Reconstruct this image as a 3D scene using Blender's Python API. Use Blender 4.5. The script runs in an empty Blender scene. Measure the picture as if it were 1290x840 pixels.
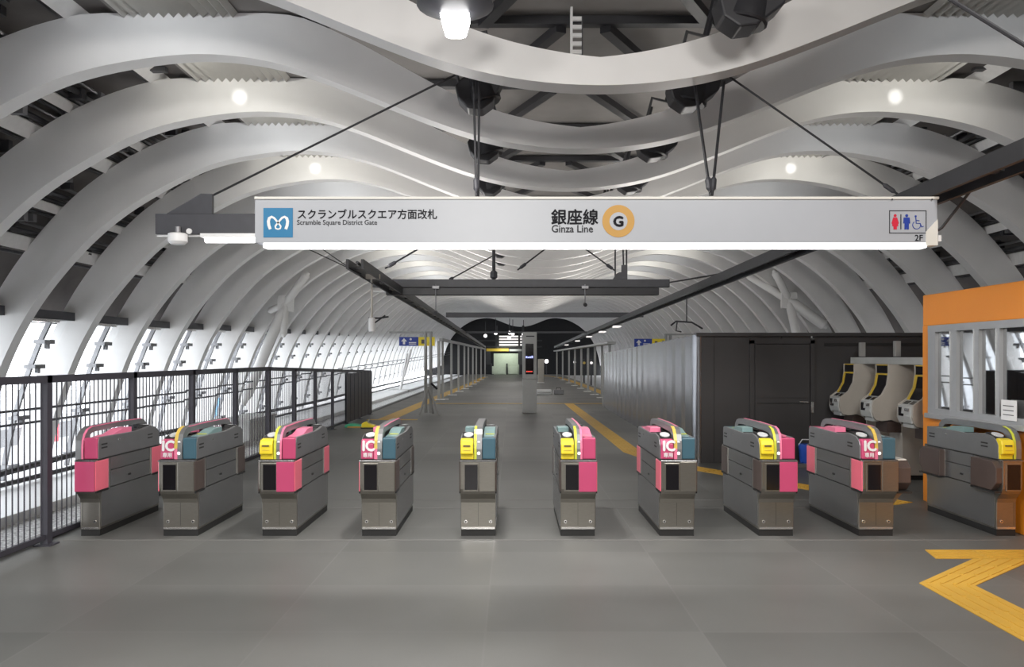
import bpy, math, random
from mathutils import Vector, Matrix
random.seed(7)
S = bpy.context.scene
COL = S.collection
PI = math.pi

# ------------------------------------------------------------------ camera, sky, lamps, exposure
EYE = 1.55
HOR = 450.0            # horizon row in the 1290x840 frame
VPX = 645.0
cd = bpy.data.cameras.new('camera'); cam = bpy.data.objects.new('camera', cd); COL.objects.link(cam)
cam.location = (0, 0, EYE); cam.rotation_euler = (PI / 2, 0, 0)
cd.sensor_width = 36.0; cd.lens = 36.0 * 1000 / 1290
cd.shift_y = (HOR - 420) / 1290.0
cd.clip_start = 0.05; cd.clip_end = 600
S.camera = cam

W = bpy.data.worlds.new('daylight'); S.world = W; W.use_nodes = True
wn = W.node_tree; bg = wn.nodes['Background']
bg.inputs['Color'].default_value = (0.93, 0.95, 1.0, 1); bg.inputs['Strength'].default_value = 5.0

S.view_settings.view_transform = 'Standard'; S.view_settings.look = 'None'
S.view_settings.gamma = 1; S.view_settings.use_curve_mapping = False
S.view_settings.exposure = 0.0


def light(name, kind, loc, energy, color=(1, 1, 1), size=0.3, size_y=None, aim=None, angle=None, blend=0.5):
    d = bpy.data.lights.new(name, kind); d.energy = energy; d.color = color
    if kind == 'AREA':
        d.shape = 'RECTANGLE'; d.size = size; d.size_y = size_y or size
    elif kind == 'SPOT':
        d.shadow_soft_size = size; d.spot_size = angle; d.spot_blend = blend
    else:
        d.shadow_soft_size = size
    o = bpy.data.objects.new(name, d); COL.objects.link(o); o.location = loc
    if aim is not None:
        o.rotation_euler = (Vector(aim) - Vector(loc)).to_track_quat('-Z', 'Y').to_euler()
    return o


WARM = (1.0, 0.965, 0.93); COOL = (0.9, 0.95, 1.0)
# floodlight over the gates (its fixture is built further down) and added fill areas without fixtures, out of view in the concourse
light('flood_lamp_light', 'AREA', (-0.5, 7.0, 4.38), 120, WARM, 0.3, 0.3, aim=(-0.5, 7.0, 0))
light('concourse_fill_light', 'AREA', (-3.0, 1.6, 4.9), 150, WARM, 0.8, 0.8, aim=(-1.8, 5.0, 0))
light('concourse_fill_light', 'AREA', (2.6, 1.6, 4.9), 160, WARM, 0.8, 0.8, aim=(1.9, 5.0, 0))
light('concourse_fill_light', 'AREA', (-0.6, -5.0, 4.3), 500, (1, 0.97, 0.93), 2.0, 1.5, aim=(-1.5, 8, 4.2))
for zz, e in ((14.5, 22), (24, 30), (36, 40), (50, 40)):
    light('platform_lamp_light', 'AREA', (0.4, zz, 2.62 - 0.0095 * zz + 0.02), e, WARM, 3.0, 0.15, aim=(0.4, zz, 0))
# added long uplights without fixtures, above the two hanging rails, brightening the ribs
for xx, e in ((-2.1, 900), (3.3, 800)):
    o = light('rib_fill_uplight', 'AREA', (xx, 38, 2.97), e, (1, 0.96, 0.91), 0.14, 52)
    o.rotation_euler = (PI, 0, 0)


# ------------------------------------------------------------------ materials
def mat(name, col, rough=0.5, metal=0.0, emit=None, estr=0.0, vary=0.0, vscale=8.0, bump=0.0, bscale=60.0, spec=0.5, stretch=None):
    m = bpy.data.materials.new(name); m.use_nodes = True
    nt = m.node_tree; p = nt.nodes['Principled BSDF']
    p.inputs['Base Color'].default_value = (*col, 1); p.inputs['Roughness'].default_value = rough
    p.inputs['Metallic'].default_value = metal; p.inputs['Specular IOR Level'].default_value = spec
    if emit:
        p.inputs['Emission Color'].default_value = (*emit, 1); p.inputs['Emission Strength'].default_value = estr
    if vary or bump:
        tc = nt.nodes.new('ShaderNodeTexCoord'); mp = nt.nodes.new('ShaderNodeMapping')
        nt.links.new(tc.outputs['Object'], mp.inputs['Vector'])
        if stretch: mp.inputs['Scale'].default_value = stretch
    if vary:
        n = nt.nodes.new('ShaderNodeTexNoise'); n.inputs['Scale'].default_value = vscale; n.inputs['Detail'].default_value = 4
        nt.links.new(mp.outputs['Vector'], n.inputs['Vector'])
        r = nt.nodes.new('ShaderNodeValToRGB')
        r.color_ramp.elements[0].position = 0.3; r.color_ramp.elements[1].position = 0.7
        r.color_ramp.elements[0].color = (*[c * (1 - vary) for c in col], 1)
        r.color_ramp.elements[1].color = (*[min(1, c * (1 + vary)) for c in col], 1)
        nt.links.new(n.outputs['Fac'], r.inputs['Fac']); nt.links.new(r.outputs['Color'], p.inputs['Base Color'])
    if bump:
        n2 = nt.nodes.new('ShaderNodeTexNoise'); n2.inputs['Scale'].default_value = bscale
        nt.links.new(mp.outputs['Vector'], n2.inputs['Vector'])
        b = nt.nodes.new('ShaderNodeBump'); b.inputs['Strength'].default_value = bump; b.inputs['Distance'].default_value = 0.01
        nt.links.new(n2.outputs['Fac'], b.inputs['Height']); nt.links.new(b.outputs['Normal'], p.inputs['Normal'])
    return m


M = {}
M['rib'] = mat('rib_paint', (0.72, 0.71, 0.70), 0.42, vary=0.03, vscale=1.5)
M['deck'] = mat('deck_grey', (0.24, 0.225, 0.215), 0.7, vary=0.08, vscale=2)
M['corr'] = mat('corrugated_sheet', (0.5, 0.49, 0.46), 0.5, vary=0.04, vscale=3)
M['shell'] = mat('roof_lining', (0.13, 0.118, 0.112), 0.8, vary=0.25, vscale=1.2)
M['purlin'] = mat('purlin_paint', (0.88, 0.87, 0.86), 0.45, vary=0.04)
M['conduit'] = mat('conduit_dark', (0.07, 0.07, 0.075), 0.45, metal=0.3, vary=0.3, vscale=3)
M['conduit2'] = mat('conduit_grey', (0.25, 0.25, 0.26), 0.4, metal=0.5, vary=0.2, vscale=3)
M['black'] = mat('black_steel', (0.022, 0.022, 0.026), 0.42, vary=0.15, vscale=5)
M['darkgrey'] = mat('dark_grey_steel', (0.055, 0.056, 0.065), 0.45, vary=0.08)
M['fence'] = mat('fence_paint', (0.045, 0.043, 0.055), 0.5, vary=0.1)
M['steel'] = mat('brushed_steel', (0.29, 0.275, 0.245), 0.30, metal=0.85, vary=0.06, vscale=20, stretch=(1, 1, 14))
M['steel2'] = mat('side_steel', (0.31, 0.315, 0.32), 0.27, metal=0.8, vary=0.06, vscale=12, stretch=(1, 12, 1))
M['headgrey'] = mat('gate_head_grey', (0.24, 0.245, 0.25), 0.38, metal=0.55, vary=0.04)
M['chrome'] = mat('bright_steel', (0.8, 0.79, 0.77), 0.22, metal=0.9, vary=0.03)
M['plinth'] = mat('plinth_black', (0.02, 0.02, 0.02), 0.5, vary=0.2)
M['screen'] = mat('dark_screen', (0.008, 0.007, 0.009), 0.12, vary=0.1)
M['pink'] = mat('gate_pink', (0.54, 0.07, 0.17), 0.32, vary=0.03)
M['pinkl'] = mat('flap_pink', (0.85, 0.17, 0.24), 0.3, vary=0.03)
M['pinkt'] = mat('pink_cover', (0.85, 0.22, 0.36), 0.3, vary=0.03)
M['teal'] = mat('gate_teal', (0.05, 0.12, 0.16), 0.35, vary=0.04)
M['tealt'] = mat('teal_cover', (0.20, 0.31, 0.31), 0.35, vary=0.04)
M['brown'] = mat('flap_brown', (0.085, 0.062, 0.055), 0.38, vary=0.05)
M['yellow'] = mat('reader_yellow', (0.85, 0.67, 0.03), 0.35, vary=0.03)
M['lime'] = mat('lime_stripe', (0.62, 0.66, 0.06), 0.4, vary=0.03)
M['gold'] = mat('gold_strip', (0.66, 0.47, 0.10), 0.35, vary=0.03)
M['white'] = mat('white_paint', (0.8, 0.8, 0.8), 0.4, vary=0.02)
M['oval'] = mat('reader_white', (0.62, 0.63, 0.63), 0.4, vary=0.03)
M['lampwhite'] = mat('small_lamp', (0.9, 0.9, 0.9), 0.3, emit=(1, 0.93, 0.9), estr=0.9, vary=0.01)
M['sign'] = mat('sign_face', (0.41, 0.43, 0.465), 0.35, vary=0.01)
M['signedge'] = mat('sign_frame', (0.72, 0.71, 0.66), 0.4, vary=0.02)
M['signblue'] = mat('logo_blue', (0.0, 0.17, 0.36), 0.5, vary=0.02)
M['ink'] = mat('ink_black', (0.010, 0.010, 0.014), 0.6, vary=0.05, spec=0.15)
M['inkgrey'] = mat('ink_grey', (0.05, 0.05, 0.055), 0.6, vary=0.05, spec=0.15)
M['orangering'] = mat('line_orange', (0.52, 0.28, 0.05), 0.5, vary=0.02)
M['red'] = mat('icon_red', (0.62, 0.02, 0.05), 0.4, vary=0.02)
M['navy'] = mat('icon_blue', (0.02, 0.05, 0.32), 0.4, vary=0.02)
M['strip'] = mat('led_strip', (1, 1, 1), 0.4, emit=(1, 0.97, 0.98), estr=6.0, vary=0.01)
M['flood'] = mat('flood_lens', (1, 1, 1), 0.3, emit=(1, 0.99, 0.97), estr=14.0, vary=0.01)
M['glow'] = mat('lamp_glow', (1, 1, 1), 0.3, emit=(1, 0.92, 0.94), estr=3.0, vary=0.01)
M['orange'] = mat('booth_orange', (0.86, 0.29, 0.025), 0.38, vary=0.03, vscale=1.5)
M['alum'] = mat('window_aluminium', (0.42, 0.43, 0.44), 0.38, metal=0.4, vary=0.03)
M['boothin'] = mat('booth_inside', (0.16, 0.16, 0.165), 0.6, vary=0.1)
M['hoard'] = mat('hoarding_grey', (0.23, 0.235, 0.25), 0.24, metal=0.85, vary=0.08, vscale=2)
M['hoardf'] = mat('hoarding_dark', (0.046, 0.044, 0.045), 0.5, vary=0.06, vscale=2)
M['beige'] = mat('machine_beige', (0.42, 0.39, 0.345), 0.5, vary=0.03)
M['machgrey'] = mat('machine_grey', (0.45, 0.46, 0.45), 0.45, vary=0.05)
M['mstripe'] = mat('machine_yellow', (0.62, 0.42, 0.04), 0.45, vary=0.05)
M['post'] = mat('post_grey', (0.33, 0.33, 0.32), 0.45, metal=0.2, vary=0.04)
M['seam'] = mat('floor_seam', (0.2, 0.197, 0.19), 0.5, vary=0.05)
M['pillar'] = mat('pillar_grey', (0.40, 0.40, 0.39), 0.45, vary=0.03)
M['track'] = mat('ballast', (0.72, 0.71, 0.70), 0.9, vary=0.6, vscale=22, bump=0.5, bscale=30)
M['concrete'] = mat('pale_concrete', (0.6, 0.6, 0.59), 0.8, vary=0.1, vscale=3)
M['rail'] = mat('rail_steel', (0.16, 0.14, 0.13), 0.4, metal=0.6, vary=0.2)
M['far'] = mat('tunnel_dark', (0.012, 0.012, 0.013), 0.8, vary=0.2)
M['greenwall'] = mat('pale_green_wall', (0.52, 0.58, 0.48), 0.6, vary=0.05)
M['bluebag'] = mat('blue_plastic', (0.02, 0.09, 0.5), 0.35, vary=0.1)
M['green'] = mat('green_plastic', (0.05, 0.4, 0.22), 0.4, vary=0.1)
M['bld'] = mat('city_facade', (0.55, 0.56, 0.58), 0.7, vary=0.2, vscale=0.4)
M['street'] = mat('city_ground', (0.8, 0.8, 0.8), 0.9, vary=0.1, vscale=0.2)


def lattice_floor():
    m = mat('floor_tiles', (0.13, 0.13, 0.126), 0.42, bump=0.0)
    nt = m.node_tree; p = nt.nodes['Principled BSDF']
    tc = nt.nodes.new('ShaderNodeTexCoord'); mp = nt.nodes.new('ShaderNodeMapping')
    mp.inputs['Location'].default_value = (0.15, 0.12, 0)
    nt.links.new(tc.outputs['Object'], mp.inputs['Vector'])
    br = nt.nodes.new('ShaderNodeTexBrick'); nt.links.new(mp.outputs['Vector'], br.inputs['Vector'])
    br.offset = 0.0; br.inputs['Scale'].default_value = 1.0
    br.inputs['Brick Width'].default_value = 1.22; br.inputs['Row Height'].default_value = 0.92
    br.inputs['Mortar Size'].default_value = 0.006; br.inputs['Bias'].default_value = 0.0
    br.inputs['Color1'].default_value = (0.113, 0.115, 0.109, 1); br.inputs['Color2'].default_value = (0.146, 0.148, 0.140, 1)
    br.inputs['Mortar'].default_value = (0.152, 0.153, 0.146, 1)
    n = nt.nodes.new('ShaderNodeTexNoise'); n.inputs['Scale'].default_value = 0.9; n.inputs['Detail'].default_value = 5
    nt.links.new(mp.outputs['Vector'], n.inputs['Vector'])
    n3 = nt.nodes.new('ShaderNodeTexNoise'); n3.inputs['Scale'].default_value = 160; n3.inputs['Detail'].default_value = 2
    nt.links.new(mp.outputs['Vector'], n3.inputs['Vector'])
    mr = nt.nodes.new('ShaderNodeMapRange'); mr.inputs[1].default_value = 0.3; mr.inputs[2].default_value = 0.7
    mr.inputs[3].default_value = 0.86; mr.inputs[4].default_value = 1.14
    nt.links.new(n.outputs['Fac'], mr.inputs[0])
    mx = nt.nodes.new('ShaderNodeMix'); mx.data_type = 'RGBA'; mx.blend_type = 'MULTIPLY'; mx.inputs['Factor'].default_value = 1
    nt.links.new(br.outputs['Color'], mx.inputs[6]); nt.links.new(mr.outputs[0], mx.inputs[7])
    nt.links.new(mx.outputs[2], p.inputs['Base Color'])
    b = nt.nodes.new('ShaderNodeBump'); b.inputs['Strength'].default_value = 0.08; b.inputs['Distance'].default_value = 0.004
    nt.links.new(n3.outputs['Fac'], b.inputs['Height']); nt.links.new(b.outputs['Normal'], p.inputs['Normal'])
    mr2 = nt.nodes.new('ShaderNodeMapRange'); mr2.inputs[3].default_value = 0.36; mr2.inputs[4].default_value = 0.52
    nt.links.new(n.outputs['Fac'], mr2.inputs[0]); nt.links.new(mr2.outputs[0], p.inputs['Roughness'])
    return m


M['floor'] = lattice_floor()


def tactile():
    m = mat('tactile_yellow', (0.60, 0.36, 0.05), 0.5)
    nt = m.node_tree; p = nt.nodes['Principled BSDF']
    tc = nt.nodes.new('ShaderNodeTexCoord')
    n = nt.nodes.new('ShaderNodeTexNoise'); n.inputs['Scale'].default_value = 3
    nt.links.new(tc.outputs['Object'], n.inputs['Vector'])
    r = nt.nodes.new('ShaderNodeValToRGB')
    r.color_ramp.elements[0].color = (0.52, 0.30, 0.04, 1); r.color_ramp.elements[1].color = (0.68, 0.42, 0.06, 1)
    nt.links.new(n.outputs['Fac'], r.inputs['Fac']); nt.links.new(r.outputs['Color'], p.inputs['Base Color'])
    return m


M['tactile'] = tactile()


def glass(name, tint, refl):
    m = bpy.data.materials.new(name); m.use_nodes = True; nt = m.node_tree
    for n in list(nt.nodes): nt.nodes.remove(n)
    out = nt.nodes.new('ShaderNodeOutputMaterial'); mix = nt.nodes.new('ShaderNodeMixShader')
    t = nt.nodes.new('ShaderNodeBsdfTransparent'); t.inputs['Color'].default_value = (*tint, 1)
    g = nt.nodes.new('ShaderNodeBsdfGlossy'); g.inputs['Roughness'].default_value = 0.02
    f = nt.nodes.new('ShaderNodeLayerWeight'); pw = nt.nodes.new('ShaderNodeMath'); pw.operation = 'POWER'; pw.inputs[1].default_value = 4.0
    nt.links.new(f.outputs['Facing'], pw.inputs[0])
    mr = nt.nodes.new('ShaderNodeMapRange'); mr.inputs[3].default_value = refl; mr.inputs[4].default_value = 0.9
    nt.links.new(pw.outputs[0], mr.inputs[0]); nt.links.new(mr.outputs[0], mix.inputs[0])
    nt.links.new(t.outputs[0], mix.inputs[1]); nt.links.new(g.outputs[0], mix.inputs[2]); nt.links.new(mix.outputs[0], out.inputs['Surface'])
    return m


M['glass'] = glass('window_glass', (0.93, 0.96, 0.96), 0.02)
M['boothglass'] = glass('booth_glass', (0.45, 0.47, 0.48), 0.50)


# ------------------------------------------------------------------ mesh builder
class MB:
    def __init__(s): s.v = []; s.f = []; s.mi = []; s.cur = 0

    def add(s, vs, fs):
        o = len(s.v); s.v += [tuple(v) for v in vs]
        for f in fs: s.f.append(tuple(o + i for i in f)); s.mi.append(s.cur)
        return s

    def m(s, i): s.cur = i; return s

    def box(s, x0, x1, y0, y1, z0, z1):
        v = [(x, y, z) for z in (z0, z1) for y in (y0, y1) for x in (x0, x1)]
        return s.add(v, [(0, 2, 3, 1), (4, 5, 7, 6), (0, 1, 5, 4), (2, 6, 7, 3), (0, 4, 6, 2), (1, 3, 7, 5)])

    def beam(s, a, b, w, h, up=(0, 0, 1)):
        a = Vector(a); b = Vector(b); d = (b - a).normalized(); u = Vector(up)
        r = d.cross(u)
        if r.length < 1e-4: r = d.cross(Vector((1, 0, 0)))
        r.normalize(); u = r.cross(d).normalized()
        v = []
        for p in (a, b):
            for i, j in ((-1, -1), (1, -1), (1, 1), (-1, 1)): v.append(p + r * (i * w / 2) + u * (j * h / 2))
        return s.add(v, [(0, 1, 2, 3), (7, 6, 5, 4), (0, 4, 5, 1), (1, 5, 6, 2), (2, 6, 7, 3), (3, 7, 4, 0)])

    def tube(s, pts, r, n=8):
        pts = [Vector(p) for p in pts]; o = []
        rr = r if isinstance(r, (list, tuple)) else [r] * len(pts)
        ref = None; v = []
        for i, p in enumerate(pts):
            d = (pts[min(i + 1, len(pts) - 1)] - pts[max(i - 1, 0)]).normalized()
            if ref is None:
                ref = d.cross(Vector((0, 0, 1)))
                if ref.length < 1e-3: ref = d.cross(Vector((1, 0, 0)))
            a = (ref - d * ref.dot(d)).normalized(); b = d.cross(a); ref = a
            for k in range(n):
                t = 2 * PI * k / n; v.append(p + (a * math.cos(t) + b * math.sin(t)) * rr[i])
        f = []
        for i in range(len(pts) - 1):
            for k in range(n):
                f.append((i * n + k, i * n + (k + 1) % n, (i + 1) * n + (k + 1) % n, (i + 1) * n + k))
        f.append(tuple(reversed(range(n)))); f.append(tuple(range((len(pts) - 1) * n, len(pts) * n)))
        return s.add(v, f)

    def prism(s, poly, axis, a, b):
        # poly: 2-D points; axis 'x': (y,z); 'y': (x,z); 'z': (x,y)
        def P(p, t):
            return (t, p[0], p[1]) if axis == 'x' else (p[0], t, p[1]) if axis == 'y' else (p[0], p[1], t)
        n = len(poly)
        v = [P(p, a) for p in poly] + [P(p, b) for p in poly]
        f = [tuple(range(n)), tuple(reversed(range(n, 2 * n)))]
        for i in range(n):
            j = (i + 1) % n; f.append((i, n + i, n + j, j))
        return s.add(v, f)

    def disc(s, c, r, axis='y', t=0.002, n=24, rz=None):
        rz = rz or r
        poly = [(math.cos(2 * PI * k / n) * r, math.sin(2 * PI * k / n) * rz) for k in range(n)]
        if axis == 'y': return s.prism([(c[0] + p[0], c[2] + p[1]) for p in poly], 'y', c[1], c[1] + t)
        if axis == 'x': return s.prism([(c[1] + p[0], c[2] + p[1]) for p in poly], 'x', c[0], c[0] + t)
        return s.prism([(c[0] + p[0], c[1] + p[1]) for p in poly], 'z', c[2], c[2] + t)

    def build(s, name, m, parent=None, bevel=0, smooth=False, loc=None, seg=2):
        me = bpy.data.meshes.new(name)
        me.from_pydata(s.v, [], s.f)
        ms = m if isinstance(m, (list, tuple)) else [m]
        for k in ms: me.materials.append(M[k] if isinstance(k, str) else k)
        if len(ms) > 1: me.polygons.foreach_set('material_index', s.mi)
        import bmesh
        bm = bmesh.new(); bm.from_mesh(me); bmesh.ops.recalc_face_normals(bm, faces=bm.faces[:]); bm.to_mesh(me); bm.free()
        if smooth:
            me.polygons.foreach_set('use_smooth', [True] * len(me.polygons))
        o = bpy.data.objects.new(name, me); COL.objects.link(o)
        if smooth and hasattr(me, 'set_sharp_from_angle'): me.set_sharp_from_angle(angle=math.radians(38))
        if parent: o.parent = parent
        if loc: o.location = loc
        if bevel:
            b = o.modifiers.new('bevel', 'BEVEL'); b.width = bevel; b.segments = seg; b.limit_method = 'ANGLE'; b.angle_limit = math.radians(30)
        return o


def tag(o, label, cat, group=None, kind=None):
    o['label'] = label; o['category'] = cat
    if group: o['group'] = group
    if kind: o['kind'] = kind
    return o


def struct(o): o['kind'] = 'structure'; return o


def empty(name, loc=(0, 0, 0)):
    o = bpy.data.objects.new(name, None); COL.objects.link(o); o.location = loc; o.empty_display_size = 0.1
    return o


def text(body, name, m, parent, loc, size, bold=0.0, align='LEFT', rot=(PI / 2, 0, 0), sx=1.0, depth=0.001):
    cu = bpy.data.curves.new('txt', 'FONT'); cu.body = body; cu.size = size; cu.align_x = align
    cu.extrude = depth; cu.resolution_u = 3
    t = bpy.data.objects.new('txt', cu); COL.objects.link(t)
    dg = bpy.context.evaluated_depsgraph_get()
    m0 = bpy.data.meshes.new_from_object(t.evaluated_get(dg))
    bpy.data.objects.remove(t)
    # heavier strokes: the outline laid over itself a hair apart, in one mesh
    mb = MB(); bb = bold * size * 1.3
    vs = [v.co.copy() for v in m0.vertices]; fs = [tuple(p.vertices) for p in m0.polygons]
    for k, (dx, dy) in enumerate(((0, 0), (bb, 0), (-bb, 0), (0, bb), (0, -bb)) if bold else ((0, 0),)):
        mb.add([(v.x + dx, v.y + dy, v.z + k * 0.00004) for v in vs], fs)
    me = bpy.data.meshes.new(name); me.from_pydata(mb.v, [], mb.f)
    me.materials.clear(); me.materials.append(M[m])
    o = bpy.data.objects.new(name, me); COL.objects.link(o); o.location = loc; o.rotation_euler = rot; o.scale = (sx, 1, 1)
    if parent: o.parent = parent
    return o


def pt(px, py, Z):
    return ((px - VPX) / 1000 * Z, Z, EYE - (py - HOR) / 1000 * Z)


ORD = ['nearest', 'second', 'third', 'fourth', 'fifth', 'sixth', 'seventh', 'eighth', 'ninth', 'tenth', 'eleventh', 'twelfth', 'thirteenth',
       'fourteenth', 'fifteenth', 'sixteenth', 'seventeenth', 'eighteenth', 'nineteenth', 'twentieth']
TENS = {20: 'twenty', 30: 'thirty', 40: 'forty'}
ORDT = {30: 'thirtieth', 40: 'fortieth'}


def ordinal(n):   # 1-based
    if n <= 20: return ORD[n - 1] if n > 1 else 'first'
    if n % 10 == 0: return ORDT[n]
    return TENS[n // 10 * 10] + '-' + ['first', 'second', 'third', 'fourth', 'fifth', 'sixth', 'seventh', 'eighth', 'ninth'][n % 10 - 1]


# ------------------------------------------------------------------ roof geometry
SP = 2.5; Z1 = 8.2; NR = 45; ZEND = Z1 + SP * (NR - 1)
DECK = EYE + 4.64


def zr(n): return Z1 + SP * (n - 1)
def axisx(Z): return 0.92 + 0.004 * (Z - 10)
def rise(Z): return 0.0 if Z < 20 else 1.75 * (Z - 20) / 98


PROF = [(0, 2.79), (0.75, 2.85), (1.35, 2.955), (2.33, 3.31), (3.2, 3.67), (3.9, 3.93), (4.45, 4.05), (5.0, 4.10), (5.5, 4.085), (6.55, 3.92),
        (7.1, 3.76), (7.7, 3.47), (8.1, 3.24), (8.7, 2.88), (9.3, 2.38), (9.97, 1.65), (10.5, 0.95), (10.85, 0.3), (11.0, 0.0), (11.2, -0.55),
        (11.45, -1.3), (11.65, -2.1), (11.8, -3.0)]


def resample(p, step):
    out = []
    n = len(p)
    def G(i): return p[i] if 0 <= i < n else (-p[1][0], p[1][1]) if i < 0 else (2 * p[-1][0] - p[-2][0], 2 * p[-1][1] - p[-2][1])
    for i in range(n - 1):
        p0, p1, p2, p3 = G(i - 1), G(i), G(i + 1), G(i + 2)
        L = math.hypot(p2[0] - p1[0], p2[1] - p1[1]); k = max(2, int(L / step))
        for j in range(k):
            t = j / k
            out.append(tuple(0.5 * (2 * p1[a] + (p2[a] - p0[a]) * t + (2 * p0[a] - 5 * p1[a] + 4 * p2[a] - p3[a]) * t * t + (3 * p1[a] - p0[a] - 3 * p2[a] + p3[a]) * t ** 3) for a in (0, 1)))
    out.append(p[-1])
    for _ in range(10):
        out = [(0.0, (out[0][1] + out[1][1]) / 2)] + [tuple((out[i - 1][a] + 2 * out[i][a] + out[i + 1][a]) / 4 for a in (0, 1)) for i in range(1, len(out) - 1)] + [out[-1]]
    return out


HALF = resample(PROF, 0.16)
DTAB = [(0, 0.29), (1.95, 0.45), (3.2, 0.61), (3.9, 0.68), (5, 0.64), (6.5, 0.74), (8, 0.84), (9, 0.82), (10, 0.76), (11, 0.68), (12, 0.6)]


def lut(t, x):
    for (a, b), (c, d) in zip(t, t[1:]):
        if x <= c: return b + (d - b) * (x - a) / (c - a)
    return t[-1][1]


def offset_half(extra=0.0, cap=None):
    out = []
    for i, (x, h) in enumerate(HALF):
        a = HALF[max(0, i - 1)]; b = HALF[min(len(HALF) - 1, i + 1)]
        tx, th = b[0] - a[0], b[1] - a[1]; L = math.hypot(tx, th)
        nx, nh = -th / L, tx / L
        if i == 0: nx, nh = 0, 1
        d = lut(DTAB, x) + extra
        q = (x + nx * d, h + nh * d)
        if cap is not None and q[1] > cap:
            q = (x + nx * d * 0.3, cap)
        out.append(q)
    return out


OUTER = offset_half(0.0, 4.64)
SHELL = offset_half(0.42, 4.72)
TH = 0.29


def outer_at(x):     # point on the outer line and its normal, by inner-curve abscissa
    i = min(range(len(HALF)), key=lambda k: abs(HALF[k][0] - x))
    a = HALF[max(0, i - 1)]; b = HALF[min(len(HALF) - 1, i + 1)]
    tx, th = b[0] - a[0], b[1] - a[1]; L = math.hypot(tx, th)
    return OUTER[i], (-th / L, tx / L), (tx / L, th / L)


# ---- floor and platforms
b = MB().box(-4.05, 12.5, -9, 26.6, -1.3, 0)
b.box(-4.05, 4.4, 26.6, 72, -1.3, 0)
struct(b.build('floor', 'floor'))
b = MB().box(-12.6, -4.05, -9, ZEND + 1, -1.45, -1.15); b.box(4.4, 13.2, 26.6, ZEND + 1, -1.45, -1.15)
b.box(-4.05, 4.4, 72, ZEND + 1, -1.45, -1.15)
o = b.build('floor', 'track'); struct(o)
# back and side walls of the concourse around the viewer, black sheet painting the darkness beyond the far opening
struct(MB().box(-13, 14, -9.2, -9, -1.45, 6.6).build('wall_back', 'hoardf'))
struct(MB().box(-13, 15, ZEND + 0.6, ZEND + 0.9, -1.45, 9.5).build('wall_dark_end', 'far'))
struct(MB().box(-4.1, -3.95, -9, 4.6, 0, 6.6).build('wall_left', 'hoardf'))

# ---- shell and deck
YS = [-9, Z1 - 5, 20, ZEND + 0.7]


def shell(sign, imax, name):
    mb = MB(); v = []; f = []
    i0 = next(i for i, q in enumerate(SHELL) if q[0] > 5.9)
    pts = [(6.1, 4.72)] + [q for q in SHELL[i0:] if q[0] > 6.15]
    pts = [q for q in pts if q[1] > imax]
    n = len(pts)
    for Z in YS:
        for (x, h) in pts: v.append((axisx(Z) + sign * x, Z, EYE + h + rise(Z)))
        for (x, h) in pts: v.append((axisx(Z) + sign * (x + 0.12), Z, EYE + h + 0.12 + rise(Z)))
    m = 2 * n
    for k in range(len(YS) - 1):
        for i in range(n - 1):
            a = k * m + i; c = (k + 1) * m + i
            f.append((a, a + 1, c + 1, c)); f.append((a + n, c + n, c + n + 1, a + n + 1))
        f.append((k * m + n - 1, k * m + 2 * n - 1, (k + 1) * m + 2 * n - 1, (k + 1) * m + n - 1))
    mb.add(v, f)
    return struct(mb.build(name, 'shell', smooth=True))


shell(-1, 0.72, 'wall_left'); shell(1, -2.9, 'wall_right')
mb = MB(); v = []; f = []
XS = [-6.3, 6.3]
for Z in YS:
    for h in (4.66, 4.8):
        for x in XS: v.append((axisx(Z) + x, Z, EYE + h + rise(Z)))
for k in range(len(YS) - 1):
    a = 4 * k
    f += [(a, a + 1, a + 5, a + 4), (a + 2, a + 6, a + 7, a + 3), (a, a + 4, a + 6, a + 2), (a + 1, a + 3, a + 7, a + 5)]
mb.add(v, f); struct(mb.build('ceiling', 'deck'))
# corrugated strips over the crests
for sgn in (-1, 1):
    mb = MB(); v = []; f = []
    nt_ = 24; xs = [4.62 + 1.6 * i / nt_ for i in range(nt_ + 1)]
    YC = [Z1 - 5, 20, ZEND]
    for Z in YC:
        for i, x in enumerate(xs):
            v.append((axisx(Z) + sgn * x, Z, EYE + rise(Z) + (4.575 if i % 2 else 4.645)))
    n = len(xs)
    for k in range(len(YC) - 1):
        for i in range(n - 1):
            a = k * n + i; f.append((a, a + 1, a + n + 1, a + n))
    mb.add(v, f); struct(mb.build('ceiling', 'corr'))

# ---- the M-shaped ribs (one mesh, copied)
loopx = [(-x, h) for x, h in reversed(HALF[1:])] + HALF
loopo = [(-x, h) for x, h in reversed(OUTER[1:])] + OUTER
n = len(loopx); v = []
for (p, y) in ((loopx, 0), (loopo, 0), (loopo, TH), (loopx, TH)):
    v += [(x, y, EYE + h) for x, h in p]
f = []
for i in range(n - 1):
    for a in range(4):
        c = (a + 1) % 4
        f.append((a * n + i, a * n + i + 1, c * n + i + 1, c * n + i))
f += [(0, n, 2 * n, 3 * n), (n - 1, 4 * n - 1, 3 * n - 1, 2 * n - 1)]
rib0 = MB().add(v, f).build('roof_rib', 'rib', smooth=True)
G_RIB = 'white wavy roof ribs over the platform'
for k in range(NR):
    o = rib0 if k == 0 else rib0.copy()
    if k: COL.objects.link(o)
    Z = zr(k + 1); o.location = (axisx(Z), Z, rise(Z))
    lab = 'nearest broad off-white wavy roof rib, sweeping across the top of the picture' if k == 0 else \
        '%s off-white wavy roof rib counting back from the nearest one' % ordinal(k + 1)
    tag(o, lab, 'roof rib', G_RIB)

# ---- purlins, conduits and clutter between the ribs, along the roof
PUR = [(6.75, 1.0, 'highest'), (7.9, 0.55, 'second highest'), (8.55, 1.0, 'middle'), (9.35, 0.55, 'second lowest'), (10.0, 1.0, 'lowest')]


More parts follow.
